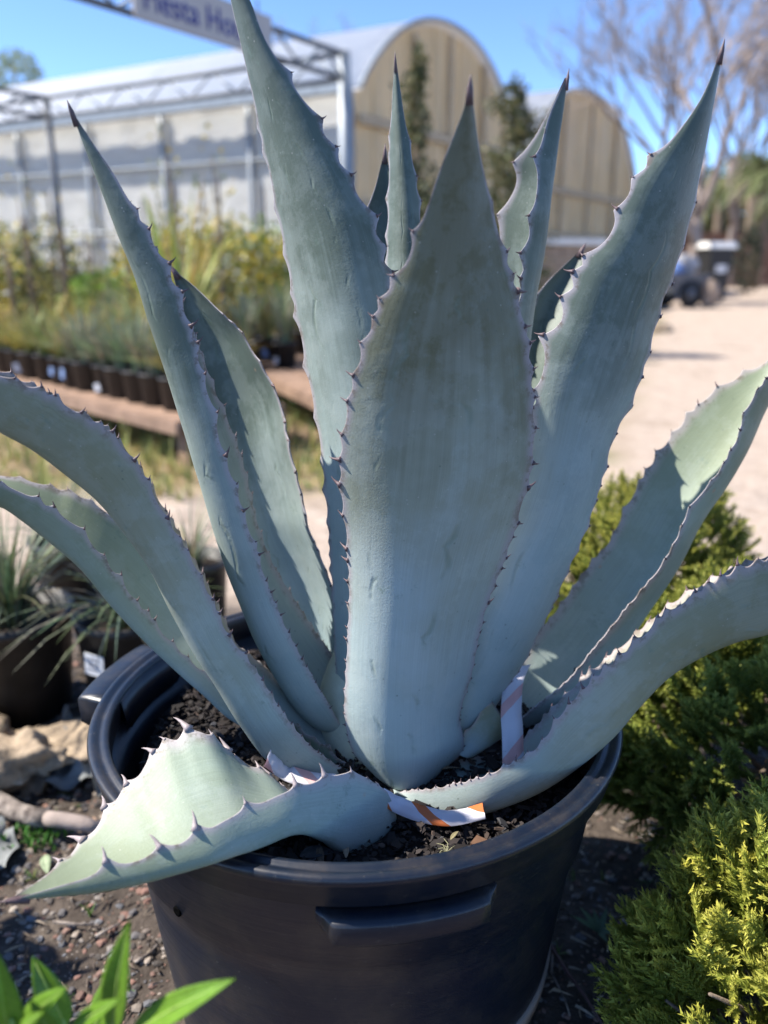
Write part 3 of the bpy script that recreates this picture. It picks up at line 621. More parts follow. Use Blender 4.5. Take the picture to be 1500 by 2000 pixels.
# ------------------------------------------------------------------ barrier tape round the base
def ribbon(name, pts, ups, width, colr, seed, parent=None):
    P = np.array(pts, float); d = np.r_[0, np.cumsum(np.linalg.norm(np.diff(P, axis=0), axis=1))]; s = d / d[-1]
    n = max(24, int(d[-1] / .006)); C = resample(P, s, n); U = resample(np.array(ups, float), s, n); r = np.random.default_rng(seed)
    U /= np.linalg.norm(U, axis=1)[:, None]; W = width
    tn = np.gradient(C, axis=0); tn /= np.linalg.norm(tn, axis=1)[:, None]; nn = np.cross(tn, U)
    cr = np.cumsum(r.normal(0, .0012, n)); cr -= np.linspace(cr[0], cr[-1], n)
    V_ = []; uv = []
    for k, a in enumerate((-1, -.4, .2, 1)):
        off = cr * (1 + a) * .8 + (0.0025 * math.sin(k * 2.1) * np.sin(np.arange(n) * .55 + k))
        V_.append(C + U * (a * W / 2) + nn * off[:, None]); uv.append(np.stack([np.full(n, a), np.linspace(0, d[-1] / .075, n)], -1))
    V_ = np.stack(V_, 1); uv = np.stack(uv, 1)
    V2 = V_ + nn[:, None] * .0007
    A_ = np.concatenate([V_.reshape(-1, 3), V2.reshape(-1, 3)]); q = (np.arange(n - 1)[:, None] * 4 + np.arange(3)[None]).ravel(); o2 = n * 4
    f1 = np.stack([q, q + 1, q + 5, q + 4], -1); i = np.arange(n - 1) * 4
    F_ = np.concatenate([f1, f1[:, ::-1] + o2, np.stack([i, i + 4, i + 4 + o2, i + o2], -1), np.stack([i + 3, i + 3 + o2, i + 7 + o2, i + 7], -1)])
    return obj(name, mesh(name, A_, F_, M['tape'], True, np.tile(colr, (len(A_), 1)), np.concatenate([uv.reshape(-1, 2)] * 2)), parent)
ORG, PNK = (0.75, 0.22, 0.07), (0.85, 0.52, 0.50)
tp = thing('barrier_tape', 'white and orange barrier tape tied round the agave base', 'tape', (0, 0, 0))
ribbon('tape_end', [at(1018, 1300, 1.055), at(1003, 1335, 1.025), at(998, 1390, .985), at(1001, 1440, .955), at(1002, 1492, .94)], [(1, .15, .05), (1, .1, .08), (1, .1, 0), (1, 0, -.05), (1, 0, 0)], .028, PNK, 1, tp)
ribbon('tape_front', [at(748, 1556, .846), at(780, 1573, .848), at(825, 1590, .852), at(880, 1598, .849), at(945, 1584, .858)], [(0.1, .7, .7), (.3, .6, .7), (.2, .7, .65), (.1, .8, .5), (-.1, .8, .5)], .020, ORG, 2, tp)
ribbon('tape_side', [at(522, 1480, .90), at(560, 1508, .90), at(605, 1522, .895), at(655, 1530, .885)], [(.3, .6, .6), (.3, .7, .5), (.2, .7, .6), (.1, .6, .7)], .022, PNK, 3, tp)
ribbon('tape_tail', [at(526, 1372, 1.03), at(545, 1368, 1.02), at(566, 1362, 1.01)], [(.1, .5, .8), (.1, .4, .9), (.1, .5, .8)], .018, ORG, 4, tp)

# ------------------------------------------------------------------ litter on the potting soil
def leaf_shape(name, Lx, W, col, seed, fold=.15, curl=.2, parent=None, mat='deadleaf', serr=0.0, n=22, m=7, thick=.0006):
    r = np.random.default_rng(seed); s = np.linspace(0, 1, n); w = W / 2 * (np.sin(np.pi * s ** .85) ** .8) * (1 - .25 * s)
    w = np.maximum(w, .0004)
    t = np.linspace(-1, 1, m); ww = w[:, None] * t[None]
    if serr:
        saw = serr * ((np.arange(n) % 2) - .5); ww = ww + saw[:, None] * np.sign(t)[None] * (np.abs(t)[None] > .99)
    X = np.broadcast_to((s * Lx)[:, None], ww.shape); Z = fold * np.abs(ww) + (curl * Lx * (s - s ** 2 * 1.5))[:, None] + r.normal(0, .02, (1, m)) * W * s[:, None]
    Vt = np.stack([X, ww, Z], -1).reshape(-1, 3); Vb = Vt - [0, 0, thick]
    I, J = np.meshgrid(np.arange(n - 1), np.arange(m - 1), indexing='ij'); q = (I * m + J).ravel(); f = np.stack([q, q + m, q + m + 1, q + 1], -1); o2 = n * m
    i = np.arange(n - 1) * m; F_ = np.concatenate([f, f[:, ::-1] + o2, np.stack([i, i + o2, i + m + o2, i + m], -1), np.stack([i + m - 1, i + 2 * m - 1, i + 2 * m - 1 + o2, i + m - 1 + o2], -1)])
    c = np.array(col)[None] * (1 + .35 * np.clip(1 - np.abs(t) * 6, 0, 1))[None, :, None][0]
    cc = np.tile(c, (n, 1)).reshape(-1, 3) * r.uniform(.85, 1.15, (n * m, 1))
    return mesh(name, np.concatenate([Vt, Vb]), F_, M[mat], True, np.concatenate([cc, cc]))
lit = [((628, 1690), .034, .010, (.16, .12, .085), 100, 'slim tan dry leaf standing on the soil beside the folded leaf'),
       ((676, 1675), .026, .008, (.36, .27, .18), 95, 'short pale straw-coloured leaf on the soil near the folded leaf'),
       ((585, 1672), .040, .022, (.075, .075, .08), 10, 'broad dark grey dead leaf lying on the soil'),
       ((600, 1690), .026, .016, (.085, .085, .09), 70, 'small slate-grey dead leaf lying next to the broad one'),
       ((985, 1655), .030, .011, (.33, .23, .15), 5, 'tan pointed dry leaf on the soil near the rim'),
       ((1000, 1645), .026, .011, (.38, .28, .19), 25, 'light beige pointed dry leaf overlapping a bark piece'),
       ((880, 1640), .022, .006, (.28, .24, .13), 60, 'thin curled yellowish dry leaf on the soil in front'),
       ((840, 1508), .040, .007, (.30, .23, .15), 12, 'curved brown dry strip lying in the leaf joint'),
       ((1020, 1470), .030, .007, (.26, .20, .13), -20, 'narrow brown dry strip by the hanging tape')]
for k, ((px, py), l_, w_, c_, yaw, lab) in enumerate(lit):
    p = gp(px, py, SOILZ + .017)
    o = obj('dry_leaf', leaf_shape('dry_leaf', l_, w_, c_, 30 + k), None, p, (random.uniform(-.25, .25), random.uniform(-.2, .1), R(yaw)))
    tag(o, lab, 'dry leaf', 'dry leaves on the potting soil')
p = gp(960, 1660, SOILZ + .014)
o = MB().add([(-.025, -.007, 0), (.02, -.012, 0), (.028, .002, .002), (-.022, .010, 0), (-.024, -.006, .006), (.019, -.010, .005), (.026, .002, .008), (-.021, .009, .005)], [(3, 2, 1, 0), (4, 5, 6, 7), (0, 1, 5, 4), (1, 2, 6, 5), (2, 3, 7, 6), (3, 0, 4, 7)], (.16, .085, .05)).build('bark_piece', M['chips'], None, False, True, loc=p, rot=(.15, .1, -.4))
tag(o, 'large reddish-brown bark piece on the soil near the rim', 'bark')
mb = MB(); r_ = random.Random(4)
for k in range(14):
    a = r_.uniform(0, 6.28); l_ = r_.uniform(.008, .022); mb.tube([(0, 0, .002), (l_ * .5 * math.cos(a), l_ * .5 * math.sin(a), .006), (l_ * math.cos(a + .3), l_ * math.sin(a + .3), .004)], [.0007, .0006, .0003], 5, (.34, .33, .2))
tag(mb.build('dried_sprig', M['blade'], None, False, True, loc=gp(872, 1668, SOILZ + .016)), 'tiny pale dried sprig of weeds on the soil', 'sprig')

# ------------------------------------------------------------------ gravel, litter and weeds on the near ground
def ico(seed):
    r = np.random.default_rng(seed); t = (1 + 5 ** .5) / 2
    v = np.array([(-1, t, 0), (1, t, 0), (-1, -t, 0), (1, -t, 0), (0, -1, t), (0, 1, t), (0, -1, -t), (0, 1, -t), (t, 0, -1), (t, 0, 1), (-t, 0, -1), (-t, 0, 1)], float); v /= np.linalg.norm(v[0])
    f = [(0, 11, 5), (0, 5, 1), (0, 1, 7), (0, 7, 10), (0, 10, 11), (1, 5, 9), (5, 11, 4), (11, 10, 2), (10, 7, 6), (7, 1, 8), (3, 9, 4), (3, 4, 2), (3, 2, 6), (3, 6, 8), (3, 8, 9), (4, 9, 5), (2, 4, 11), (6, 2, 10), (8, 6, 7), (9, 8, 1)]
    return v * r.uniform(.78, 1.15, (12, 1)), np.array(f)
def outside_pot(x, y, r0=.27): return np.hypot(x - PX, y - PY) > r0
n = 34000; r = np.random.default_rng(11)
xs = r.uniform(-1.2, 1.0, n); ys = .3 + 2.0 * r.random(n) ** 1.25; keep = outside_pot(xs, ys) & ((xs < .25) | (r.random(n) < .55)); xs, ys = xs[keep], ys[keep]; n = len(xs)
sz = .0018 + .0085 * r.random(n) ** 3.4
variants = [ico(k) for k in range(12)]; VV = []; FF = []; CC = []
pal = np.array([(.21, .17, .145), (.13, .12, .12), (.28, .16, .125), (.36, .30, .25), (.17, .17, .18), (.10, .085, .075), (.24, .15, .12), (.31, .27, .24)])
pi = r.integers(0, len(pal), n); 
for k in range(n):
    v, f = variants[k % 12]; yaw = r.random() * 6.28; c, s = math.cos(yaw), math.sin(yaw)
    P = v * np.array([1.15, .85, .5]) * sz[k]; P = np.stack([P[:, 0] * c - P[:, 1] * s, P[:, 0] * s + P[:, 1] * c, P[:, 2]], -1) + [xs[k], ys[k], 0]
    VV.append(P); FF.append(f + 12 * k); CC.append(np.tile(pal[pi[k]] * r.uniform(.7, 1.2), (12, 1)))
VV = np.concatenate(VV); zc = np.repeat(gh(xs, ys) + sz * .25, 12); VV[:, 2] += zc
o = obj('gravel', mesh('gravel', VV, np.concatenate(FF), M['stones'], False, np.concatenate(CC))); tag(o, 'mixed reddish and grey gravel scattered round the tub', 'gravel', kind='stuff')
# bark flakes, straw and short weeds between the stones
mb = MB(); r = random.Random(5)
for k in range(3800):
    x, y = r.uniform(-1.2, 1.1), r.uniform(.25, 2.2)
    if math.hypot(x - PX, y - PY) < .28: continue
    a = r.uniform(0, 6.28); l_ = r.uniform(.008, .035); z = float(gh(x, y)) + .004; w = r.uniform(.001, .004)
    dx, dy = math.cos(a) * l_, math.sin(a) * l_; nx, ny_ = -math.sin(a) * w, math.cos(a) * w
    c = r.choice([(.20, .15, .11), (.33, .26, .19), (.12, .09, .07), (.40, .34, .27)])
    mb.add([(x, y, z), (x + dx, y + dy, z + r.uniform(0, .008)), (x + dx + nx, y + dy + ny_, z + .002), (x + nx, y + ny_, z + .003), (x + dx / 2 + nx / 2, y + dy / 2 + ny_ / 2, z + .006)], [(0, 1, 4), (1, 2, 4), (2, 3, 4), (3, 0, 4)], c)
o = mb.build('ground_litter', M['chips'], None, False, True); tag(o, 'bark flakes and straw bits strewn over the gravel', 'litter', kind='stuff')
mb = MB()
def blades(mb, x, y, z, n, h, spread, w, cols, r, bend=.5):
    for k in range(n):
        a = r.uniform(0, 6.28); hh = h * r.uniform(.5, 1.1); sp = spread * r.uniform(.2, 1); c = r.choice(cols); c = tuple(q * r.uniform(.75, 1.2) for q in c)
        ca, sa = math.cos(a), math.sin(a); ww = w * r.uniform(.6, 1.2); vs = []
        b0 = r.uniform(0, .12) * spread; S_ = 5
        for i in range(S_ + 1):
            s = i / S_; rad = b0 + sp * (s ** 1.6); zz = z + hh * (s - bend * s ** 3 * (sp / (hh + 1e-6)) * .6); wi = ww * (1 - s) ** .6 * .5 + .0002
            cx, cy = x + ca * rad, y + sa * rad
            vs += [(cx - sa * wi, cy + ca * wi, zz), (cx + sa * wi, cy - ca * wi, zz + wi * .4)]
        mb.add(vs, [(2 * i, 2 * i + 1, 2 * i + 3, 2 * i + 2) for i in range(S_)], c)
for k in range(170):
    x, y = (r.uniform(-1.1, -.3), r.uniform(.4, 1.9)) if r.random() < .55 else (r.uniform(.2, .9), r.uniform(.45, 1.9))
    if math.hypot(x - PX, y - PY) < .30: continue
    blades(mb, x, y, float(gh(x, y)), r.randint(4, 12), r.uniform(.012, .04), r.uniform(.01, .03), .003, [(.10, .18, .04), (.15, .22, .06), (.07, .13, .04)], r)
o = mb.build('weeds', M['blade'], None, False, True); tag(o, 'short green weeds sprouting between the stones', 'weeds', kind='stuff')

# weed rosette right of the tub
p = gp(1170, 1822, .012); ros = thing('weed_rosette', 'small grey-green weed rosette on the soil right of the tub', 'weed', p)
for k, (a, l_) in enumerate([(2.1, .05), (1.6, .042), (1.05, .048), (2.7, .052), (-.35, .040), (-1.4, .032), (.4, .034)]):
    obj('leaf', leaf_shape('leaf', l_, .012, (.13, .20, .12), 60 + k, .25, .12, mat='foliage'), ros, (0, 0, 0), (0, R(-22), a))
# twigs
def twig(pts, rad, mat, lab, seed):
    mb = MB(); r = random.Random(seed); P = [np.array(p) + np.array([r.uniform(-.004, .004), r.uniform(-.004, .004), r.uniform(0, .004)]) for p in pts]
    mb.tube(P, [rad * (1 - .5 * i / (len(P) - 1)) for i in range(len(P))], 7)
    tag(mb.build('twig', M[mat], None, True), lab, 'twig', 'twigs on the ground')
tw = simple('purple_twig', (.12, .07, .07), .7, .3, 40); M['ptwig'] = tw
twig([gp(1078, 1850, .02), gp(1110, 1900, .016), gp(1140, 1945, .014), gp(1185, 2010, .012)], .0036, 'ptwig', 'purple-brown twig slanting out from under the tub', 1)
twig([gp(1076, 1858, .018), gp(1082, 1905, .012), gp(1102, 1955, .01), gp(1112, 1985, .01)], .0022, 'logwood', 'thin curved brown twig beside the purple one', 2)
twig([gp(105, 1802, .012), gp(150, 1806, .014), gp(188, 1808, .012)], .0030, 'logwood', 'short grey twig lying on the gravel', 3)
twig([gp(190, 1828, .012), gp(212, 1815, .016), gp(230, 1808, .014)], .0030, 'logwood', 'pale broken twig tilted on the gravel', 4)
twig([gp(262, 1885, .012), gp(290, 1865, .014), gp(312, 1848, .016)], .0030, 'logwood', 'grey twig leaning towards the foot of the tub', 5)
twig([gp(180, 1600, .01), gp(200, 1612, .016), gp(213, 1620, .014)], .0024, 'plank', 'straw-brown twig beside the log end', 6)
# log
a, b2 = gp(-140, 1520, .035), gp(192, 1625, .028); pts = [a + (b2 - a) * t + np.array([0, .010 * math.sin(t * 7), .008 * math.sin(t * 9)]) for t in np.linspace(0, 1, 12)]
lg = thing('log', 'weathered grey branch log lying on the gravel left of the tub', 'log', tuple(pts[0])); pts = [q_ - pts[0] for q_ in pts]
MB().tube(pts[:9], [.021, .020, .0215, .020, .0195, .0205, .019, .0185, .018], 14).build('bark_section', M['logwood'], lg, True)
MB().tube(pts[8:], [.0155, .015, .0145, .012], 12).build('broken_end', M['greybark'], lg, True)
# rock
def lump(name, c, rad, seed, mat, amp=.25, n1=36, n2=20):
    r = np.random.default_rng(seed); th = np.linspace(0, 2 * np.pi, n1, endpoint=False); ph = np.linspace(0, np.pi, n2); T, P_ = np.meshgrid(th, ph)
    d = np.stack([np.cos(T) * np.sin(P_), np.sin(T) * np.sin(P_), np.cos(P_)], -1); k = np.ones(T.shape)
    for i in range(60):
        w = r.normal(size=3); w /= np.linalg.norm(w); f = 2 + 30 * r.random() ** 2; k += .8 * amp / (1 + .45 * f) * np.sin(f * (d @ w) + r.random() * 6.28)
    V_ = (d * k[..., None] * np.array(rad)).reshape(-1, 3); I, J = np.meshgrid(np.arange(n2 - 1), np.arange(n1), indexing='ij')
    F_ = np.stack([I * n1 + J, (I + 1) * n1 + J, (I + 1) * n1 + (J + 1) % n1, I * n1 + (J + 1) % n1], -1).reshape(-1, 4)
    return obj(name, mesh(name, V_, F_, M[mat], True), None, c)
tag(lump('rock', gp(65, 1490, .03), (.13, .10, .055), 3, 'rockm', .34, 90, 50), 'rough sunlit tan rock behind the log', 'rock')
tag(lump('rock', gp(-60, 1440, .03), (.09, .07, .05), 8, 'rockm', .2), 'smaller tan rock at the end of the rough one', 'rock')
# landscape fabric
def cloth(corners, n, amp, seed, name, lab):
    c = [np.array(q, float) for q in corners]; r = np.random.default_rng(seed); s = np.linspace(0, 1, n); A_, B_ = np.meshgrid(s, s, indexing='ij')
    P = (c[0][None, None] * ((1 - A_) * (1 - B_))[..., None] + c[1] * (A_ * (1 - B_))[..., None] + c[2] * (A_ * B_)[..., None] + c[3] * ((1 - A_) * B_)[..., None])
    for i in range(9):
        f = r.normal(0, 7, 2); P[..., 2] += amp / 3 * np.sin(A_ * f[0] + B_ * f[1] + r.random() * 6)
    P[..., :2] += (.012 * np.sin(9 * A_ + 3) * np.cos(7 * B_))[..., None]; P[..., 2] = np.maximum(P[..., 2], gh(P[..., 0], P[..., 1]) + .006)
    V_ = P.reshape(-1, 3); V2 = V_ + [0, 0, .0012]; I, J = np.meshgrid(np.arange(n - 1), np.arange(n - 1), indexing='ij'); q = (I * n + J).ravel(); f = np.stack([q, q + n, q + n + 1, q + 1], -1); o2 = n * n
    i = np.arange(n - 1); e = [np.stack(z, -1) for z in ((i, i + 1, i + 1 + o2, i + o2), (i * n, i * n + o2, (i + 1) * n + o2, (i + 1) * n), (i + n * (n - 1), i + n * (n - 1) + o2, i + 1 + n * (n - 1) + o2, i + 1 + n * (n - 1)), (i * n + n - 1, (i + 1) * n + n - 1, (i + 1) * n + n - 1 + o2, i * n + n - 1 + o2))]
    tag(obj(name, mesh(name, np.concatenate([V_, V2]), np.concatenate([f[:, ::-1], f + o2] + e), M['fabric'], True)), lab, 'fabric')
cloth([gp(78, 1545, .01), gp(225, 1535, .02), gp(215, 1395, .05), gp(128, 1385, .06)], 30, .025, 3, 'landscape_fabric', 'crumpled grey landscape fabric between rock and tub')
cloth([gp(-80, 1740, .01), gp(20, 1690, .01), gp(38, 1610, .02), gp(-60, 1600, .02)], 22, .015, 6, 'landscape_fabric', 'dark scrap of landscape fabric at the lower side of the log')
o = obj('fallen_leaf', leaf_shape('fallen_leaf', .052, .022, (.30, .36, .22), 91, .2, .15), None, gp(88, 1670, .016), (.2, 0, R(-65))); tag(o, 'pale green fallen leaf on the dark gravel', 'fallen leaf')
o = obj('fallen_leaf', leaf_shape('fallen_leaf', .04, .010, (.24, .19, .14), 92, .2, .15), None, gp(70, 1690, .014), (.2, 0, R(20))); tag(o, 'narrow brown fallen leaf on the gravel', 'fallen leaf')
mb = MB(); r = random.Random(9); q0 = gp(82, 1625, .01)
for k in range(70): blades(mb, q0[0] + r.gauss(0, .03), q0[1] + r.gauss(0, .025), .004, 3, .02, .012, .008, [(.06, .16, .03), (.09, .20, .04)], r)
tag(mb.build('clover_patch', M['blade'], None, False, True), 'patch of dark green clover under the log', 'clover', kind='stuff')

# ------------------------------------------------------------------ feathery conifers on the right
def spray_mesh(Lx, seed):
    r = np.random.default_rng(seed); axes = []          # (start, dir, length)
    def frame(d):
        a = np.cross(d, [0, 0, 1.0]); a /= np.linalg.norm(a) + 1e-9; return a, np.cross(a, d)
    V_ = []; T_ = []
    def branch(p, d, l, nl):
        d = d / np.linalg.norm(d); a, b = frame(d); k = int(l / .0019)
        for i in range(k):
            s = i / k; c = p + d * (l * s) + np.array([0, 0, -.10 * l * s * s])
            th = i * 2.4 + r.normal(0, .2); o = a * math.cos(th) + b * math.sin(th); ln = nl * (1 - .45 * s) * r.uniform(.85, 1.15)
            tip = c + (o * .62 + d * .85) * ln; w = np.cross(o, d) * ln * .23
            V_.extend([c - w, c + w, tip]); T_.extend([s * .6, s * .6, .35 + s * .65])
    main = np.array([1.0, 0, .12]); branch(np.zeros(3), main, Lx, .0130)
    for i in range(9):
        s = .12 + .8 * i / 9; p = main / np.linalg.norm(main) * Lx * s - np.array([0, 0, .10 * Lx * s * s]); sg = 1 if i % 2 else -1
        an = sg * r.uniform(.55, .85); branch(p, np.array([math.cos(an), math.sin(an), r.uniform(-.1, .35)]), Lx * (.50 * (1 - s) + .16) * r.uniform(.8, 1.15), .0120)
    return np.array(V_), np.array(T_)
SPR = [spray_mesh(.085, k) for k in range(5)]
def conifer(c, rad, nspray, seed, lab, sc=1.0, gold=1.0, lime=0.0):
    r = np.random.default_rng(seed); t = thing('conifer_shrub', lab, 'conifer', (c[0], c[1], 0.0), group='feathery conifers beside the tub')
    Vs = []; Cs = []; dirs = r.normal(size=(9, 3)); dirs /= np.linalg.norm(dirs, axis=1)[:, None]
    k = 0
    while k < nspray:
        d = r.normal(size=3); d /= np.linalg.norm(d)
        if d[2] < -.55: continue
        layer = r.random(); lobes = 1 + .16 * np.max(np.maximum(0, dirs @ d) ** 6) - .06
        f = (.93 if layer < .6 else .78 if layer < .85 else .55) * lobes * r.uniform(.92, 1.06)
        p = d * np.array(rad) * f; p[2] += c[2]
        if p[2] < .01: p[2] = .01 + .02 * r.random()
        g = d + np.array([0, 0, .45]) + r.normal(0, .28, 3); g /= np.linalg.norm(g)
        x = g; up = np.array([0, 0, 1.0]) + r.normal(0, .5, 3); y = np.cross(up, x); y /= np.linalg.norm(y); z = np.cross(x, y)
        V_, T_ = SPR[k % 5]; s = sc * r.uniform(.65, 1.2)
        W_ = (V_ - [.05, 0, 0]) @ np.stack([x, y, z]) * s + p
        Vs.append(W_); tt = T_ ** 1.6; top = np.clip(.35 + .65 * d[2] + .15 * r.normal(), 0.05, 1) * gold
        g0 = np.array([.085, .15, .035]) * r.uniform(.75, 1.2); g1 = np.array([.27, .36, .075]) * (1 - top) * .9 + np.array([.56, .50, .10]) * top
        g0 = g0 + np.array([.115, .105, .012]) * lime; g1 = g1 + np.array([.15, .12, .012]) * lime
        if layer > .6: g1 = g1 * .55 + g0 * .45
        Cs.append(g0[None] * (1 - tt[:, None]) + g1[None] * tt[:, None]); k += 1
    V_ = np.concatenate(Vs); F_ = np.arange(len(V_)).reshape(-1, 3)
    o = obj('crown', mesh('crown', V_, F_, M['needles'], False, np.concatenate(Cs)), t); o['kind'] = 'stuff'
    mb = MB(); rr = random.Random(seed)
    mb.tube([(0, 0, -.02), (.005, 0, c[2] * .5), (0, .004, c[2] + rad[2] * .3)], [.014, .011, .005], 8)
    for i in range(26):
        a = rr.uniform(0, 6.28); e = rr.uniform(-.2, .9); q = rr.uniform(.7, .92); z0 = c[2] * rr.uniform(.3, 1.0)
        mb.tube([(0, 0, z0), (rad[0] * q * .5 * math.cos(a), rad[1] * q * .5 * math.sin(a), z0 + rad[2] * e * .35), (rad[0] * q * math.cos(a), rad[1] * q * math.sin(a), max(.015, c[2] + rad[2] * e * .7))], [.006, .004, .002], 5)
    mb.build('trunk', M['bark'], t, True)
    return t
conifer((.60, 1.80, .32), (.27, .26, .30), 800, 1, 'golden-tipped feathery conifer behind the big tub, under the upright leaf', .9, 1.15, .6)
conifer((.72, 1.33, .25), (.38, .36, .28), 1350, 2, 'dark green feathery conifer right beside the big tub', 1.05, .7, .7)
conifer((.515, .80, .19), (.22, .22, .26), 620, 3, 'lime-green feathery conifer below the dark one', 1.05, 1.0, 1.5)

# ------------------------------------------------------------------ bright leafy shrub in the near corner
sh = thing('leafy_shrub', 'young bright green shrub with serrated glossy leaves near the tub', 'shrub', gp(120, 2160, 0.0))
SH0 = np.array(gp(120, 2160, 0.0)); SH0[2] = 0
def glossy():
    m, nt, b = newmat('glossy_leaf'); a = N(nt, 'ShaderNodeAttribute', attribute_name='Col'); n = noise(nt, objco(nt), 60, 3)
    c = mixc(nt, 1.0, a.outputs['Color'], ramp(nt, n, [(.3, (.8,) * 3), (.7, (1,) * 3)]), 'MULTIPLY'); L(nt, c, b.inputs['Base Color']); b.inputs['Roughness'].default_value = .32
    t = N(nt, 'ShaderNodeBsdfTranslucent'); L(nt, mixc(nt, 1.0, c, (1.0, 1.0, .5), 'MULTIPLY'), t.inputs[0]); mx = N(nt, 'ShaderNodeMixShader'); mx.inputs[0].default_value = .4
    L(nt, b.outputs[0], mx.inputs[1]); L(nt, t.outputs[0], mx.inputs[2]); L(nt, mx.outputs[0], nt.nodes['Material Output'].inputs[0]); bump(nt, b, noise(nt, objco(nt), 140, 3), .15, .002); return m
M['glossy'] = glossy()
def shrub_leaf(b, tp, W, Yb, Yt, seed, facing=(0, -.75, .65)):
    P0, P1 = at(b[0], b[1], Yb), at(tp[0], tp[1], Yt); d = P1 - P0; l = np.linalg.norm(d); x = d / l
    z = np.array(facing, float); z -= x * (z @ x); z /= np.linalg.norm(z); y = np.cross(z, x)
    me = leaf_shape('leaf', l, W, (.20, .37, .04), seed, .30, .10, mat='glossy', serr=.0011, n=60, m=11)
    o = obj('leaf', me, sh); Mx = Matrix((x, y, z)).transposed().to_4x4(); o.matrix_local = Matrix.Translation(Vector(P0 - SH0)) @ Mx
    rib = MB().tube([(0, 0, .0008), (l * .5, 0, .10 * l * .125 + .0012), (l * .93, 0, -.10 * l * .40 + .001)], [.0009, .0006, .0002], 5); rib.build('midrib', M['rib'], o, True)
M['rib'] = simple('leaf_rib', (.30, .42, .10), .5, .1, 20)
for k, (b, tp, W, Yb, Yt, fc) in enumerate([((222, 2010), (243, 1812), .027, .50, .49, (-.25, -.85, .4)), ((255, 2020), (446, 1912), .024, .49, .47, (-.35, -.55, .75)), ((130, 2005), (64, 1872), .026, .52, .53, (.3, -.75, .6)),
        ((185, 2030), (238, 1880), .028, .53, .55, (-.4, -.7, .6)), ((20, 2040), (-10, 1868), .030, .49, .47, (.3, -.7, .6)), ((40, 2010), (120, 1930), .020, .49, .47, (-.4, -.6, .7)),
        ((135, 2020), (228, 1950), .015, .48, .46, (-.3, -.55, .8)), ((30, 2030), (78, 1976), .012, .47, .455, (-.3, -.5, .8)), ((110, 2030), (62, 1960), .014, .48, .47, (.2, -.6, .8)), ((175, 2035), (205, 1962), .016, .50, .50, (0, -.7, .7))]):
    shrub_leaf(b, tp, W, Yb, Yt, 70 + k, fc)
for k, (px, Y) in enumerate([(225, .50), (130, .52), (30, .48), (180, .52)]):
    P = at(px, 2030, Y) - SH0; MB().tube([(P[0] * .1, P[1] * .1, 0), (P[0] * .7, P[1] * .7, P[2] * .55), P, P + np.array([0, 0, .02])], [.005, .0035, .0022, .0016], 7).build('stem', M['rib'], sh, True)

# ------------------------------------------------------------------ nursery pots of spiky grass at the left, mid distance
def pot_mesh(r1, r0, h, name='pot_body', mat='blackpot'):
    return MB().lathe([(0.0, 0.0), (r0, 0), (r1 * .97, h * .9), (r1, h * .9), (r1 * 1.02, h), (r1 * .95, h), (r1 * .93, h * .86), (0, h * .84)], 28).mesh(name, M[mat], True)
def add_tag(parent, ang, r, z, w, h, mat='whitetag', tilt=.06):
    mb = MB().box(-.001, .001, -w / 2, w / 2, 0, h); o = mb.build('plant_tag', M[mat], parent, False, loc=(r * math.cos(ang), r * math.sin(ang), z), rot=(tilt, 0, ang))
    return o
def grass_pot(loc, r1, h, lab, glab, n, gh_, sp, w, cols, seed, grp, ggrp, bend=.5, gname='grass_plant', gcat='grass plant'):
    t = thing('plant_pot', lab, 'pot', loc, group=grp); obj('pot_body', pot_mesh(r1, r1 * .8, h), t)
    MB().lathe([(0, h * .87), (r1 * .9, h * .86)], 20).build('soil', M['soilm'], t)
    g = thing(gname, glab, gcat, (loc[0], loc[1], loc[2] + h * .86), group=ggrp); r = random.Random(seed)
    mb = MB(); blades(mb, 0, 0, 0, n, gh_, sp, w, cols, r, bend); mb.build('blades', M['blade'], g, False, True)
    return t, g
M['soilm'] = simple('soil', (.05, .038, .03), .95, .4, 40)
YUC = [(.13, .17, .09), (.20, .22, .13), (.10, .14, .085), (.26, .25, .17)]
q = gp(45, 1380); t, g = grass_pot((q[0], q[1], 0), .150, .27, 'large black nursery pot with spiky grass-like plant left of the tub', 'dense spiky grey-green plant in the large black pot', 190, .36, .36, .009, YUC, 1, None, None, .55, 'spiky_plant', 'spiky plant')
q = gp(262, 1385); t, g = grass_pot((q[0], q[1], 0), .120, .27, 'black nursery pot with a white square label beside the tub', 'spiky plant with thin drooping leaves in the labelled pot', 90, .22, .34, .008, YUC, 2, None, None, .9, 'spiky_plant', 'spiky plant')
tg = add_tag(t, R(-112), .122, .155, .055, .055, tilt=-.05)
MB().box(.0012, .0018, -.016, .012, .026, .031).build('printed_line', M['ink'], tg); MB().box(.0012, .0018, -.020, .016, .040, .0425).build('printed_line', M['ink'], tg); MB().box(.0012, .0018, -.020, .010, .015, .0175).build('printed_line', M['ink'], tg)
q = gp(385, 1240); t, g = grass_pot((q[0], q[1], 0), .105, .25, 'black nursery pot half hidden behind the arching leaf', 'sparse spiky plant in the half-hidden pot', 60, .24, .22, .007, YUC, 3, None, None, .7, 'spiky_plant', 'spiky plant')
q = gp(150, 1190); t, g = grass_pot((q[0], q[1], 0), .12, .25, 'black nursery pot behind the large spiky one', 'spiky plant behind the large potted one', 120, .28, .30, .008, YUC, 4, None, None, .6, 'spiky_plant', 'spiky plant')

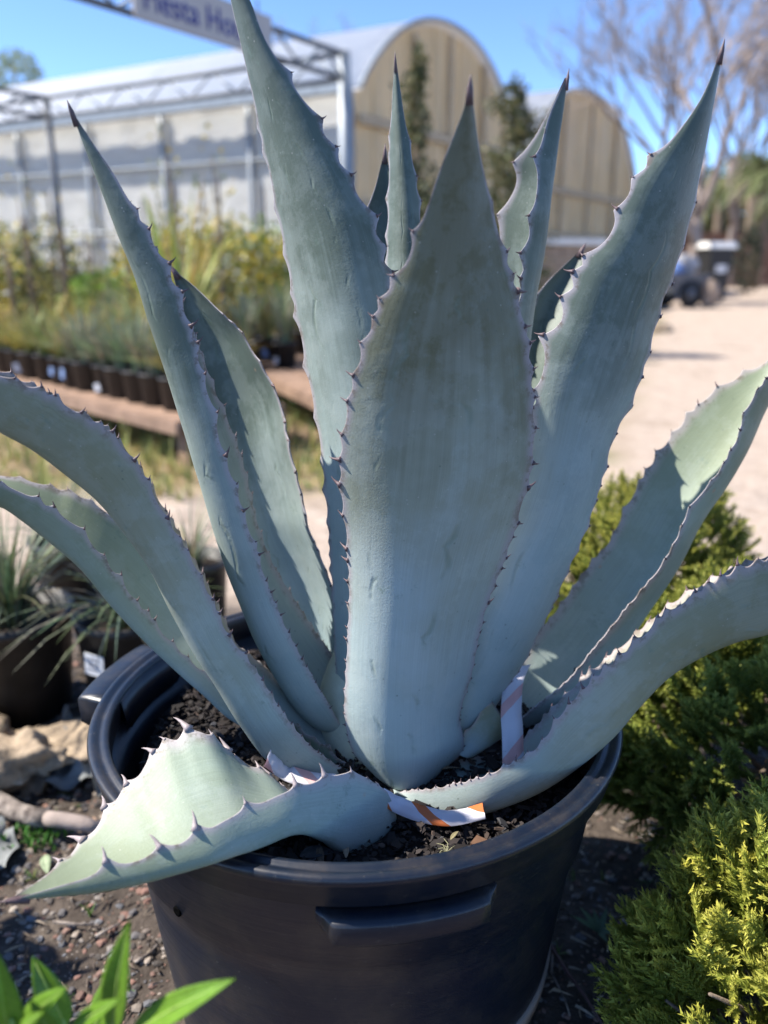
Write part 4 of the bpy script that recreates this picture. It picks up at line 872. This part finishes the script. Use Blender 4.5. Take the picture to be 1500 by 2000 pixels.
# ------------------------------------------------------------------ stepped benches of potted grasses
GR = [[(.36, .33, .09), (.27, .29, .08), (.42, .36, .13)], [(.22, .28, .09), (.30, .32, .12), (.18, .22, .08)], [(.45, .36, .08), (.36, .33, .09), (.50, .40, .12)], [(.24, .27, .17), (.34, .33, .22), (.19, .24, .15)]]
def bench(P0, P1, depth, z, lab, seed, npots, rows, gl, hh):
    P0, P1 = np.array(P0), np.array(P1); d = P1 - P0; d[2] = 0; l = np.linalg.norm(d); d /= l; s = np.array([d[1], -d[0], 0])
    if s[1] < 0: s = -s
    t = thing('bench', lab, 'bench', (P0[0], P0[1], 0), group='low plank benches of the nursery')
    npl = 4
    for k in range(npl):
        MB().obox(s * (depth * k / npl) + [0, 0, z - .04], d * l, s * (depth / npl - .03), np.array([0, 0, .04])).build('plank', M['plank'], t)
    MB().obox(s * -.03 + [0, 0, z - .075], d * l, s * .028, np.array([0, 0, .07])).build('front_rail', M['plank'], t)
    nl = max(2, int(l / 1.6) + 1)
    for k in range(nl):
        for e in (.03, depth - .12):
            MB().obox(d * (l - .09) * k / (nl - 1) + s * e, d * .09, s * .09, np.array([0, 0, z - .041])).build('leg', M['plank'], t)
    r = random.Random(seed)
    for i in range(npots):
        for j in range(rows):
            if r.random() < .08: continue
            p = P0 + d * l * (i + .5 + r.uniform(-.15, .15)) / npots + s * depth * (j + .5) / rows; rr = r.uniform(.085, .11); gi = r.randrange(4); tk = r.choice(['whitetag', 'whitetag', 'bluetag', None, None])
            grp = 'potted grasses on the benches'
            pt, g = grass_pot((p[0], p[1], z), rr, .19, {'whitetag': 'black pot with a white tag on the ', 'bluetag': 'black pot with a blue tag on the ', None: 'untagged black pot on the '}[tk] + gl, 'clump of ' + ['yellow-green', 'fresh green', 'golden', 'grey-green'][gi] + ' grass growing on the ' + gl, 90, hh * r.uniform(.9, 1.6), .30, .016, GR[gi], seed * 100 + i * 5 + j, 'pots on the ' + gl, 'grass on the ' + gl, .5)
            if tk: add_tag(pt, R(-100) + r.uniform(-.5, .5), rr * 1.03, r.uniform(.03, .10), .04, r.uniform(.04, .075), tk, r.uniform(-.3, .3))
bench(gp(352, 822, .26), gp(-60, 725, .26), .75, .26, 'nearest low plank bench with grass pots and visible legs', 1, 14, 2, 'low front bench', .30)
bench(gp(356, 738, .30), gp(60, 650, .30), .8, .30, 'second plank bench behind the front one', 2, 10, 2, 'second bench', .32)
bench(gp(660, 792, .30), gp(430, 690, .30), .9, .30, 'plank bench seen between the tall leaves', 3, 6, 2, 'bench between the tall leaves', .34)
bench(gp(640, 668, .32), gp(380, 620, .32), .9, .32, 'plank bench behind the gap between the tall leaves', 4, 7, 2, 'far bench', .45)
bench(gp(330, 622, .36), gp(-40, 606, .36), .9, .36, 'long far plank bench in front of the yellow shrubs', 5, 11, 2, 'long far bench', .40)
# tall grasses and shrubs behind the benches
def cloud(n, rad, size, cols, seed, c=(0, 0, 0), hollow=.35, asp=.5, up=0.3):
    r = np.random.default_rng(seed); d = r.normal(size=(n, 3)); d /= np.linalg.norm(d, axis=1)[:, None]
    lob = r.normal(size=(7, 3)); lob /= np.linalg.norm(lob, axis=1)[:, None]; k = 1 + .3 * np.max(np.maximum(0, d @ lob.T) ** 5, 1) - .12
    p = d * (hollow + (1 - hollow) * r.random(n) ** .5)[:, None] * k[:, None] * np.array(rad) + np.array(c)
    x = d + r.normal(0, .8, (n, 3)) + [0, 0, up]; x /= np.linalg.norm(x, axis=1)[:, None]; y = np.cross(x, r.normal(size=(n, 3))); y /= np.linalg.norm(y, axis=1)[:, None]
    s = size * r.uniform(.6, 1.3, n)[:, None]
    V_ = np.stack([p - x * s * .5, p + y * s * asp * .5, p + x * s * .5, p - y * s * asp * .5], 1).reshape(-1, 3)
    cs = np.array(cols)[r.integers(0, len(cols), n)] * r.uniform(.7, 1.25, (n, 1))
    return V_, np.arange(4 * n).reshape(-1, 4), np.repeat(cs, 4, 0)
def shrub(name, lab, cat, base, rad, zc, n, size, cols, seed, group=None, trunk_r=.02, stake=0.0, stems=1):
    t = thing(name, lab, cat, base, group=group); V_, F_, C_ = cloud(n, rad, size, cols, seed, (0, 0, zc)); V_[:, 2] = np.maximum(V_[:, 2], .02)
    obj('crown', mesh('crown', V_, F_, M['foliage'], False, C_), t); mb = MB(); r = random.Random(seed)
    for k in range(stems):
        a = r.uniform(0, 6.28); q = .35 * (k > 0); mb.tube([(0, 0, -.03), (rad[0] * q * math.cos(a) * .4, rad[1] * q * math.sin(a) * .4, zc * .6), (rad[0] * q * math.cos(a), rad[1] * q * math.sin(a), zc + rad[2] * .5)], [trunk_r, trunk_r * .7, trunk_r * .3], 6)
    mb.build('trunk', M['bark'], t, True)
    if stake: MB().tube([(.05, -.03, 0), (.05, -.03, stake)], .014, 6).build('stake', M['logwood'], t)
    return t
YEL = [(.66, .52, .08), (.50, .46, .10), (.60, .44, .10), (.32, .36, .09), (.22, .24, .09)]; GRN = [(.20, .33, .06), (.28, .40, .08), (.14, .24, .05)]; OLV = [(.10, .12, .045), (.16, .17, .07), (.07, .085, .04), (.24, .20, .10)]
r = random.Random(3)
desc = [(-30, 8.6, 1.35, YEL), (35, 8.8, 1.45, YEL), (110, 8.4, 1.35, OLV), (200, 8.0, 1.0, GRN), (285, 8.6, 1.30, YEL), (340, 8.2, 1.5, YEL), (400, 8.6, 1.42, YEL), (455, 8.4, 1.46, YEL), (515, 8.8, 1.4, GRN), (560, 8.5, 1.35, YEL), (620, 8.7, 1.3, GRN), (690, 8.8, 1.3, YEL)]
words = ['yellow leafy shrub with bare stems near the frame post', 'dense golden-yellow shrub beside the frame post', 'dull olive shrub between yellow ones', 'low bright green shrub in front of the white wall', 'thin yellow shrub beside the low green one', 'tall yellow shrub below the white wall', 'wide golden shrub below the white wall', 'yellow shrub with dark gaps below the white wall', 'green-yellow shrub next to the tall leaning leaf', 'yellow shrub half behind the tall leaf', 'green shrub hidden between tall leaves', 'yellow shrub behind the broad front leaf']
for k, (px, Y, h, cl) in enumerate(desc):
    q = at(px, 600, Y); shrub('potted_shrub', words[k], 'shrub', (q[0], Y, 0), (.46, .40, h * .46), h * .56, 1100, .08, cl, 40 + k, 'shrubs in front of the white greenhouse wall', .018, h * 1.25 if k % 2 == 0 else 0, 3)
for k, (px, Y, h) in enumerate([(20, 7.6, 1.25), (60, 7.9, 1.6), (125, 7.6, 1.5), (180, 8.0, 1.35), (250, 7.7, 1.3), (430, 7.4, 1.9), (345, 7.6, 1.9)]):
    q = at(px, 600, Y); t = thing('staked_sapling', 'thin leafless sapling tied to a brown stake among the shrubs', 'sapling', (q[0], Y, 0), group='staked saplings'); MB().tube([(0, 0, 0), (.02, 0, h * .5), (0, .01, h)], [.016, .012, .006], 6).build('stem', M['bark'], t, True)
    obj('pot_body', pot_mesh(.14, .11, .26), t, (0, 0, 0)); rr = random.Random(k); mb = MB(); V_, F_, C_ = cloud(60, (.18, .18, h * .4), .06, YEL, 80 + k, (0, 0, h * .75)); obj('leaves', mesh('leaves', V_, F_, M['foliage'], False, C_), t)
    MB().tube([(.04, 0, 0), (.04, .0, h * .9)], .012, 5).build('stake', M['plank'], t)
q = at(345, 560, 6.6); t = thing('tall_grass', 'tall arching pale yellow grass behind the left leaves', 'grass', (q[0], 6.6, .2)); mb = MB(); rr = random.Random(77)
blades(mb, 0, 0, 0, 90, 1.55, .95, .045, [(.52, .46, .16), (.44, .42, .12), (.38, .40, .12)], rr, .6); mb.build('blades', M['blade'], t, False, True); obj('pot_body', pot_mesh(.2, .16, .25), t, (0, 0, -.2))

# ------------------------------------------------------------------ greenhouses
UA = R(31.6); U_ = np.array([math.sin(UA), math.cos(UA), 0]); W_ = np.array([-math.cos(UA), math.sin(UA), 0]); C0 = np.array([-.51, 15.3, 0])
def arch(s, half, eave, rise, p=2.2):
    x = abs(s) / half; return eave + rise * (1 - x ** p) ** .9 if x < 1 else eave
def greenhouse(s0, width, eave, rise, length, lab, side_posts, p):
    half = width / 2; t = thing('greenhouse', lab, 'greenhouse', tuple(C0 + U_ * s0)); O = np.zeros(3)
    n = 28; ss = [-math.cos(math.pi * i / n) * half for i in range(n + 1)]; pf = [(s + half, arch(s, half, eave, rise, p)) for s in ss]
    # end wall: one sheet per panel, each slightly proud or set back
    npan = 12; r = random.Random(int(s0 * 7))
    for k in range(npan):
        a, b = width * k / npan, width * (k + 1) / npan; off = -W_ * (.03 + .02 * (k % 2)); vs = []; m = 6
        top = [(a + (b - a) * i / m, arch(a + (b - a) * i / m - half, half, eave, rise, p) - .06) for i in range(m + 1)]
        f_ = [O + U_ * x + off + [0, 0, z] for x, z in [(a + .003, 0)] + [(b - .003, 0)] + top[::-1]]; bk = [q - off * .5 for q in f_]; nn = len(f_)
        MB().add(f_ + bk, [tuple(range(nn)), tuple(range(nn, 2 * nn))[::-1]] + [(i, i + nn, (i + 1) % nn + nn, (i + 1) % nn) for i in range(nn)]).build('end_panel', M['tan'], t)
    for z in (eave * .86, eave * .50):
        MB().obox(O - W_ * .10 + [0, 0, z], U_ * width, -W_ * .06, np.array([0, 0, .16])).build('cross_band', M['bandm'], t)
    for x in (width * .28, width * .5, width * .74):
        MB().obox(O + U_ * x - W_ * .09, U_ * .09, -W_ * .05, np.array([0, 0, arch(x - half, half, eave, rise, p) - .12])).build('frame_post', M['bandm'], t)
    # roof film, overhanging the end wall a little
    vs = []; fs = []; oh = -W_ * .16; lenv = W_ * length
    for i, (x, z) in enumerate(pf): vs += [O + U_ * x + oh + [0, 0, z], O + U_ * x + lenv + [0, 0, z], O + U_ * x + oh + [0, 0, z + .05], O + U_ * x + lenv + [0, 0, z + .05]]
    for i in range(n): a, b = 4 * i, 4 * i + 4; fs += [(a, b, b + 1, a + 1), (a + 2, a + 3, b + 3, b + 2), (a, a + 2, b + 2, b)]
    MB().add(vs, fs).build('roof', M['roof'], t, True)
    # rib hoops
    for k in range(0, 7): MB().tube([O + U_ * x + W_ * (length * k / 6 * .98 + (-.15 if k == 0 else 0)) + np.array([0, 0, z + (.02 if k else .045)]) for x, z in pf], .045 if k == 0 else .03, 6).build('hoop', M['steel'], t, True)
    if side_posts:
        # side wall film in bays between posts
        bay = 2.2; nb = int(length / bay)
        for k in range(nb):
            vs = []; m = 10; q = 8; rr = np.random.default_rng(k)
            for i in range(m + 1):
                for j in range(q + 1):
                    a = W_ * (bay * (k + i / m)); z = eave * j / q; w = .02 * math.sin(i * 1.1 + j * .9 + k) * math.sin(math.pi * i / m) + .012 * rr.normal() * (0 < i < m); vs.append(O + a - U_ * (.02 + w) + [0, 0, z])
            vs2 = [v + U_ * .012 for v in vs]; N_ = len(vs); fs = []
            for i in range(m):
                for j in range(q): a = i * (q + 1) + j; fs += [(a, a + 1, a + q + 2, a + q + 1), (a + N_, a + q + 1 + N_, a + q + 2 + N_, a + 1 + N_)]
            MB().add(vs + vs2, fs).build('side_film', M['film'], t, True)
            MB().tube([O + W_ * bay * k - U_ * .1, O + W_ * bay * k - U_ * .1 + [0, 0, eave]], .05, 8).build('side_post', M['steel'], t, True)
        for z in (eave * .42, eave * .74): MB().tube([O - U_ * .12 + [0, 0, z], O + W_ * length - U_ * .12 + [0, 0, z]], .03, 6).build('side_rail', M['steel'], t)
        MB().obox(O - U_ * .25 + [0, 0, eave - .1], W_ * length, -U_ * .22, np.array([0, 0, .14])).build('gutter', M['steel'], t)
    else:
        MB().obox(O + U_ * .02, W_ * length, U_ * .02, np.array([0, 0, eave])).build('side_film', M['film'], t)
    MB().obox(O + U_ * (width - .04), W_ * length, U_ * .02, np.array([0, 0, eave])).build('side_film', M['film'], t)
    return t
M['bandm'] = simple('band_metal', (.44, .35, .24), .7, .2, 6)
greenhouse(0, 6.5, 3.75, 1.55, 34, 'arched greenhouse with white roof film, white side wall and tan end', True, 2.2)
greenhouse(7.0, 9.8, 3.1, 2.25, 30, 'tan-ended arched greenhouse standing behind the first', False, 2.6)

# ------------------------------------------------------------------ pipe frame with the hanging sign
P1 = at(672, 105, 11.0); ZT = P1[2]; P1[2] = 0; P2 = P1 + W_ * 5.46; P0_ = P1 - U_ * 5.2; P3 = P2 - U_ * 5.2
fr = thing('pipe_frame', 'grey steel pipe pergola with lattice trusses before the greenhouse', 'pergola', tuple(P1))
def truss(A_, B_, name):
    A_, B_ = np.array(A_) - P1, np.array(B_) - P1; l = np.linalg.norm(B_ - A_); nseg = int(l / .42)
    for z in (ZT, ZT - .27): MB().tube([A_ + [0, 0, z], B_ + [0, 0, z]], .032, 8).build(name + '_chord', M['darksteel'], fr, True)
    for k in range(nseg):
        a = A_ + (B_ - A_) * k / nseg; b = A_ + (B_ - A_) * (k + 1) / nseg; za, zb = (ZT, ZT - .27) if k % 2 else (ZT - .27, ZT)
        MB().tube([a + [0, 0, za], b + [0, 0, zb]], .018, 6).build(name + '_strut', M['steel'], fr, True)
truss(P1, P0_, 'truss'); truss(P1, P2, 'truss'); truss(P2, P3, 'truss'); truss(P2, P2 + W_ * 5.4, 'truss')
for p_, rad in ((P1, .075), (P2, .055), (P2 + W_ * 5.4, .055)):
    q = p_ - P1; MB().tube([q, q + [0, 0, ZT + .03]], rad, 10).build('post', M['darksteel'] if rad < .07 else M['steel'], fr, True)
for p_ in (P0_, P3):
    q = p_ - P1; MB().tube([q, q + [0, 0, ZT + .03]], .055, 10).build('post', M['darksteel'], fr, True)
# sign
def on_truss(px, py):      # the point of the truss plane seen there
    d = ray(px, py); nrm = W_; t = (P1 @ nrm - np.array([0, 0, CAMZ]) @ nrm) / (d @ nrm); return np.array([0, 0, CAMZ]) + d * t
sa, sb = on_truss(250, 36), on_truss(520, 112); s_l = (sb - sa) @ U_; hgt = on_truss(250, -62)[2] - sa[2]
sg = thing('hanging_sign', 'weathered sign board with blue lettering hung on the truss', 'sign', tuple(sa - W_ * .06))
zl = min(sa[2], sb[2]); dz = 0.0
MB().obox(np.zeros(3), U_ * s_l, -W_ * .03, np.array([0, 0, hgt])).build('board', M['sign'], sg)
def text(body, size, x, z):
    cu = bpy.data.curves.new('lettering', 'FONT'); cu.body = body; cu.size = size; cu.extrude = .004; cu.space_character = 1.02; tmp = bpy.data.objects.new('lettering', cu)
    COL.objects.link(tmp); bpy.context.view_layer.update(); me = bpy.data.meshes.new_from_object(tmp.evaluated_get(bpy.context.evaluated_depsgraph_get())); COL.objects.unlink(tmp); bpy.data.objects.remove(tmp)
    me.materials.clear(); me.materials.append(M['signink']); o = obj('lettering', me, sg)
    o.matrix_local = Matrix.Translation(Vector(U_ * x - W_ * .036 + np.array([0, 0, z]))) @ Matrix((Vector(U_), Vector((0, 0, 1)), Vector(-W_))).transposed().to_4x4()
    return me
text('Fiesta House', s_l * .158, s_l * .05, hgt * .22)
for x in (.1, .9): MB().tube([U_ * s_l * x + [0, 0, hgt], U_ * s_l * x + [0, 0, hgt + .12]], .012, 6).build('hanger', M['darksteel'], sg)

# ------------------------------------------------------------------ trees
def columnar(px, py_top, Y, wid, lab, seed, n):
    q = at(px, py_top, Y); h = q[2]; t = thing('columnar_tree', lab, 'tree', (q[0], Y, 0), group='columnar evergreens before the greenhouses'); r = np.random.default_rng(seed); Vs = []; Fs = []; Cs = []; o = 0
    for k in range(26):
        z = h * (.10 + .88 * k / 26); w = wid * (1.0 - .62 * (k / 26) ** 1.4) * r.uniform(.6, 1.1); a = r.random() * 6.28
        V_, F_, C_ = cloud(n // 26, (w, w, h / 16), .075, OLV, seed * 50 + k, (w * .45 * math.cos(a), w * .45 * math.sin(a), z), .1); Vs.append(V_); Fs.append(F_ + o); Cs.append(C_); o += len(V_)
    obj('crown', mesh('crown', np.concatenate(Vs), np.concatenate(Fs), M['foliage'], False, np.concatenate(Cs)), t)
    MB().tube([(0, 0, 0), (.02, 0, h * .5), (0, 0, h * .95)], [.05, .035, .008], 8).build('trunk', M['bark'], t, True)
columnar(812, 88, 9.2, .34, 'slim columnar evergreen before the nearer greenhouse end', 5, 2600)
columnar(1010, 150, 9.8, .55, 'broader columnar evergreen between the two greenhouses', 6, 4600)
def bare_tree(base, h, lab, seed, trunk_r, depth=6, spread=.5, twigcol='greybark', lean=0.0, leaves=None):
    t = thing('bare_tree', lab, 'tree', tuple(base)); r = random.Random(seed); tr = MB(); tw_ = MB(); tips = []
    def grow(p, d, l, rad, lev):
        d = d / np.linalg.norm(d); pts = [p]; dd = d.copy(); k = 4
        for i in range(k): dd = dd + np.array([r.uniform(-.13, .13), r.uniform(-.13, .13), r.uniform(-.02, .12)]); dd /= np.linalg.norm(dd); pts.append(pts[-1] + dd * l / k)
        (tr if lev < 2 else tw_).tube(pts, [rad * (1 - .4 * i / k) for i in range(k + 1)], 7 if lev < 2 else 4, cap=lev < 2)
        if lev >= depth: tips.append(pts[-1]); return
        nb = r.choice([2, 3, 3]) if lev < 4 else r.choice([2, 2, 3])
        for i in range(nb):
            a = r.uniform(0, 6.28); s = spread * r.uniform(.6, 1.3); a1 = np.cross(dd, [.3, .5, .8]); a1 /= np.linalg.norm(a1); b1 = np.cross(dd, a1)
            nd = dd + (a1 * math.cos(a) + b1 * math.sin(a)) * s + np.array([0, 0, .12]); f = r.uniform(.35, 1) if i else 1
            grow(pts[-1] if i == 0 else pts[int(2 + f * 2)], nd, l * r.uniform(.66, .86), rad * .67, lev + 1)
    grow(np.zeros(3), np.array([lean, 0, 1.0]), h * .27, trunk_r, 0)
    tr.build('trunk', M[twigcol], t, True); tw_.build('twigs', M[twigcol], t, True)
    if leaves and tips:
        P = np.array(tips); P = np.repeat(P, 5, 0) + np.random.default_rng(seed).normal(0, .12, (len(P) * 5, 3)); V_, F_, C_ = cloud(len(P), (.01,) * 3, .09, leaves, seed); V_ = V_ + np.repeat(P, 4, 0); obj('buds', mesh('buds', V_, F_, M['foliage'], False, C_), t)
    return t
q = gp(1352, 590); bare_tree((q[0], q[1], 0), 10.0, 'tall bare grey tree standing beside the path', 17, .17, 8, .62)
q = gp(1480, 575); bare_tree((q[0] + 1.5, q[1] + 6, 0), 10.5, 'second bare tree further down the path', 21, .15, 8, .6)
q = at(560, 60, 42); bare_tree((q[0], 42, 0), q[2] + 2.5, 'pale budding tree rising behind the greenhouse roof', 31, .3, 6, .5, 'greybark', 0, [(.45, .42, .20), (.38, .38, .18)])
q = at(25, 110, 60); shrub('round_tree', 'green tree crown peeping over the far greenhouse roof', 'tree', (q[0], 60, 0), (2.1, 2.1, 1.8), q[2] - 1.3, 900, .35, [(.22, .28, .14), (.30, .34, .18)], 61, None, .25)
q = at(-30, 150, 60); shrub('round_tree', 'dull brownish tree beside the far green crown', 'tree', (q[0], 64, 0), (2.0, 2.0, 1.6), q[2] - 1.2, 700, .35, [(.25, .22, .15), (.30, .26, .18)], 62, None, .25)
# palms and evergreen screen at the end of the path
def palm(px, Y, h, lab, seed):
    q = at(px, 560, Y); t = thing('palm_tree', lab, 'palm', (q[0], Y, 0), group='palms at the end of the path'); r = random.Random(seed)
    MB().tube([(0, 0, 0), (.1, 0, h * .5), (.05, .05, h)], [.22, .18, .16], 10).build('trunk', M['bark'], t, True); mb = MB()
    for k in range(26):
        a = r.uniform(0, 6.28); e = r.uniform(-.5, 1.1); l = r.uniform(1.0, 1.6); pts = []
        for i in range(9):
            s = i / 8; pts.append(np.array([math.cos(a) * l * s * math.cos(e * (1 - s * .3)), math.sin(a) * l * s * math.cos(e), h + l * s * math.sin(e) - .55 * s * s * l]))
        for i in range(8):
            d = pts[i + 1] - pts[i]; sd = np.cross(d, [0, 0, 1]); sd /= np.linalg.norm(sd) + 1e-6
            for g_ in (-1, 1): mb.add([pts[i], pts[i + 1], pts[i + 1] + sd * g_ * .34 * (1 - i / 11) + d * .8 - [0, 0, .12]], [(0, 1, 2)], r.choice([(.13, .17, .06), (.18, .21, .08), (.10, .13, .05), (.25, .24, .12)]))
    mb.build('fronds', M['foliage'], t, False, True)
for k, (px, Y, h) in enumerate([(1420, 34, 4.2), (1470, 30, 3.9), (1510, 33, 4.4), (1385, 38, 4.0), (1445, 40, 5.0), (1340, 42, 4.2), (1530, 28, 3.4)]): palm(px, Y, h, 'bushy palm with a rough trunk behind the brown fence', k)
t = thing('board_fence', 'reddish-brown board fence at the end of the path', 'fence', (7, 32, 0)); r = random.Random(8)
for k in range(46):
    x = k * .26; MB().box(x, x + .23, -.02 + r.uniform(-.01, .01), .02, 0, 1.9 + r.uniform(-.06, .06)).build('board', M['brownfence'], t)
for z in (.4, 1.4): MB().box(-.05, 12.0, .021, .08, z, z + .1).build('rail', M['brownfence'], t)
for k, (px, Y, h) in enumerate([(1455, 25.5, 2.1), (1535, 24, 2.3)]):
    q = at(px, 570, Y); shrub('dark_conifer', ['narrow dark conifer standing by the brown fence', 'dark conifer at the outer end of the fence'][k], 'conifer', (q[0], Y, 0), (.42, .42, h * .5), h * .5, 900, .12, [(.035, .05, .03), (.05, .07, .04)], 70 + k, None, .05)

# ------------------------------------------------------------------ bin, cart and low wall by the path
q = gp(1388, 592); t = thing('wheeled_bin', 'black wheeled bin with a pale lid by the bare tree', 'bin', (q[0], q[1], 0), .1)
def taper(x, y, z0, z1, k0, k1): return [(sx * x * k, sy * y * k, z) for z, k in ((z0, k0), (z1, k1)) for sx, sy in ((-1, -1), (1, -1), (1, 1), (-1, 1))], [(3, 2, 1, 0), (4, 5, 6, 7), (0, 1, 5, 4), (1, 2, 6, 5), (2, 3, 7, 6), (3, 0, 4, 7)]
v, f = taper(.29, .33, .06, 1.28, .72, 1); MB().add(v, f).build('bin_body', M['blackpot'], t)
v, f = taper(.34, .38, 1.28, 1.42, 1, .86); MB().add(v, f).build('lid', M['white'], t); MB().tube([(-.38, .40, 1.24), (.38, .40, 1.24)], .03, 8).build('handle', M['rubber'], t)
for sx in (-.24, .20): MB().tube([(sx, .24, .12), (sx + .06, .24, .12)], .12, 16).build('wheel', M['rubber'], t, True)
MB().box(-.13, .13, -.335, -.315, .72, .90).build('bin_label', M['white'], t)
q = gp(1322, 600); t = thing('garden_cart', 'dark two-wheeled garden cart parked beside the bare tree', 'cart', (q[0], q[1], 0), .4)
v, f = taper(.55, .40, .32, .72, .8, 1); MB().add(v, f).build('tray', M['darksteel'], t)
for sy in (-.42, .36):
    w = MB().tube([(0, sy, .30), (0, sy + .07, .30)], .30, 22).build('wheel', M['rubber'], t, True); MB().tube([(0, sy - .01, .30), (0, sy + .08, .30)], .12, 14).build('hub', M['darksteel'], w, True)
for sy in (-.3, .3): MB().tube([(-.5, sy, .6), (-.85, sy, .95), (-1.0, sy, 1.2)], .022, 8).build('shaft', M['darksteel'], t, True)
MB().tube([(-1.0, -.32, 1.2), (-1.0, .32, 1.2)], .024, 8).build('handle', M['rubber'], t)
tag(lump('sack', (q[0] + .10, q[1] - .05, .90), (.25, .2, .26), 4, 'palesack', .15), 'bulging white sack on the garden cart', 'sack')
tag(lump('sack', (q[0] - .26, q[1] - .20, .82), (.24, .2, .20), 5, 'bluesack', .15), 'blue sack on the garden cart', 'sack')
tag(lump('sack', (q[0] + .62, q[1] - .15, .25), (.22, .18, .32), 6, 'mulchwall', .12), 'greyish sack standing on the path between cart and bin', 'sack')
tag(lump('rock', gp(1290, 641, .06), (.16, .12, .10), 9, 'rockm', .2), 'dark stone at the edge of the path', 'rock')
a, b2 = at(1035, 560, 12.5), at(1160, 560, 13.0); t = thing('block_wall', 'low tan block wall with a white coping before the greenhouse', 'wall', (a[0], a[1], 0)); d = np.array([b2[0] - a[0], b2[1] - a[1], 0]); ld = np.linalg.norm(d); d /= ld; s = np.array([-d[1], d[0], 0])
for j in range(6):
    for i in range(5): MB().obox(d * (ld / 5 * i + (.08 if j % 2 else 0)) + [0, 0, .21 * j], d * (ld / 5 - .012), s * .28, np.array([0, 0, .20])).build('block', M['mulchwall'], t)
MB().obox(-d * .06 - s * .05 + [0, 0, 1.262], d * (ld + .2), s * .38, np.array([0, 0, .08])).build('coping', M['white'], t)

# unseen shrub, added just outside the view to cast shade on the gravel
t = shrub('potted_shrub', 'unseen green shrub in a black pot, added to shade the gravel strip', 'shrub', (-1.42, 1.0, 0), (.30, .30, .36), .68, 1500, .07, GRN, 99, None, .02, 0, 4)
obj('pot_body', pot_mesh(.17, .14, .28), t)

# far trees closing the view, and weedy grass between the benches
Vs = []; Fs = []; Cs = []; o_ = 0; r = np.random.default_rng(5)
for k in range(84):
    x = -6 + k * .68; h = r.uniform(3.6, 5.6); V_, F_, C_ = cloud(260, (1.3, 1.0, h * .55), .42, [(.07, .085, .04), (.11, .12, .06), (.15, .13, .09), (.09, .075, .05)], 300 + k, (x, 58 + r.uniform(-2, 2), h * .5)); V_[:, 2] = np.maximum(V_[:, 2], 0); Vs.append(V_); Fs.append(F_ + o_); Cs.append(C_); o_ += len(V_)
o = obj('far_trees', mesh('far_trees', np.concatenate(Vs), np.concatenate(Fs), M['foliage'], False, np.concatenate(Cs))); tag(o, 'far dark belt of trees closing the view beyond the path', 'trees', kind='stuff')
mb = MB(); r = random.Random(15)
for k in range(900):
    y = r.uniform(3.7, 8.0); x = r.uniform(-.55 * y - .3, .28 * y - .75)
    blades(mb, x, y, 0, 7, r.uniform(.06, .26), r.uniform(.05, .16), .010, [(.42, .38, .12), (.30, .33, .10), (.22, .28, .08), (.50, .42, .18)], r)
tag(mb.build('weedy_grass', M['blade'], None, False, True), 'yellowish weedy grass round the benches', 'grass', kind='stuff')

# leafy trees behind the palms
for k, (px, Y, h, cl, lab) in enumerate([(1345, 44, 5.6, OLV, 'dull olive tree left of the palms beyond the fence'), (1400, 47, 6.4, GRN, 'tall green tree beyond the brown fence'), (1450, 43, 5.8, OLV, 'broad olive tree behind the palms'), (1500, 46, 6.6, OLV, 'dark rounded tree at the far end of the path'), (1560, 42, 6.0, GRN, 'green tree past the end of the fence')]):
    q = at(px, 560, Y); shrub('leafy_tree', lab, 'tree', (q[0], Y, 0), (2.0, 1.6, h * .45), h * .55, 1700, .30, [tuple(c * .75 for c in w_) for w_ in cl], 400 + k, None, .2, 0, 3)
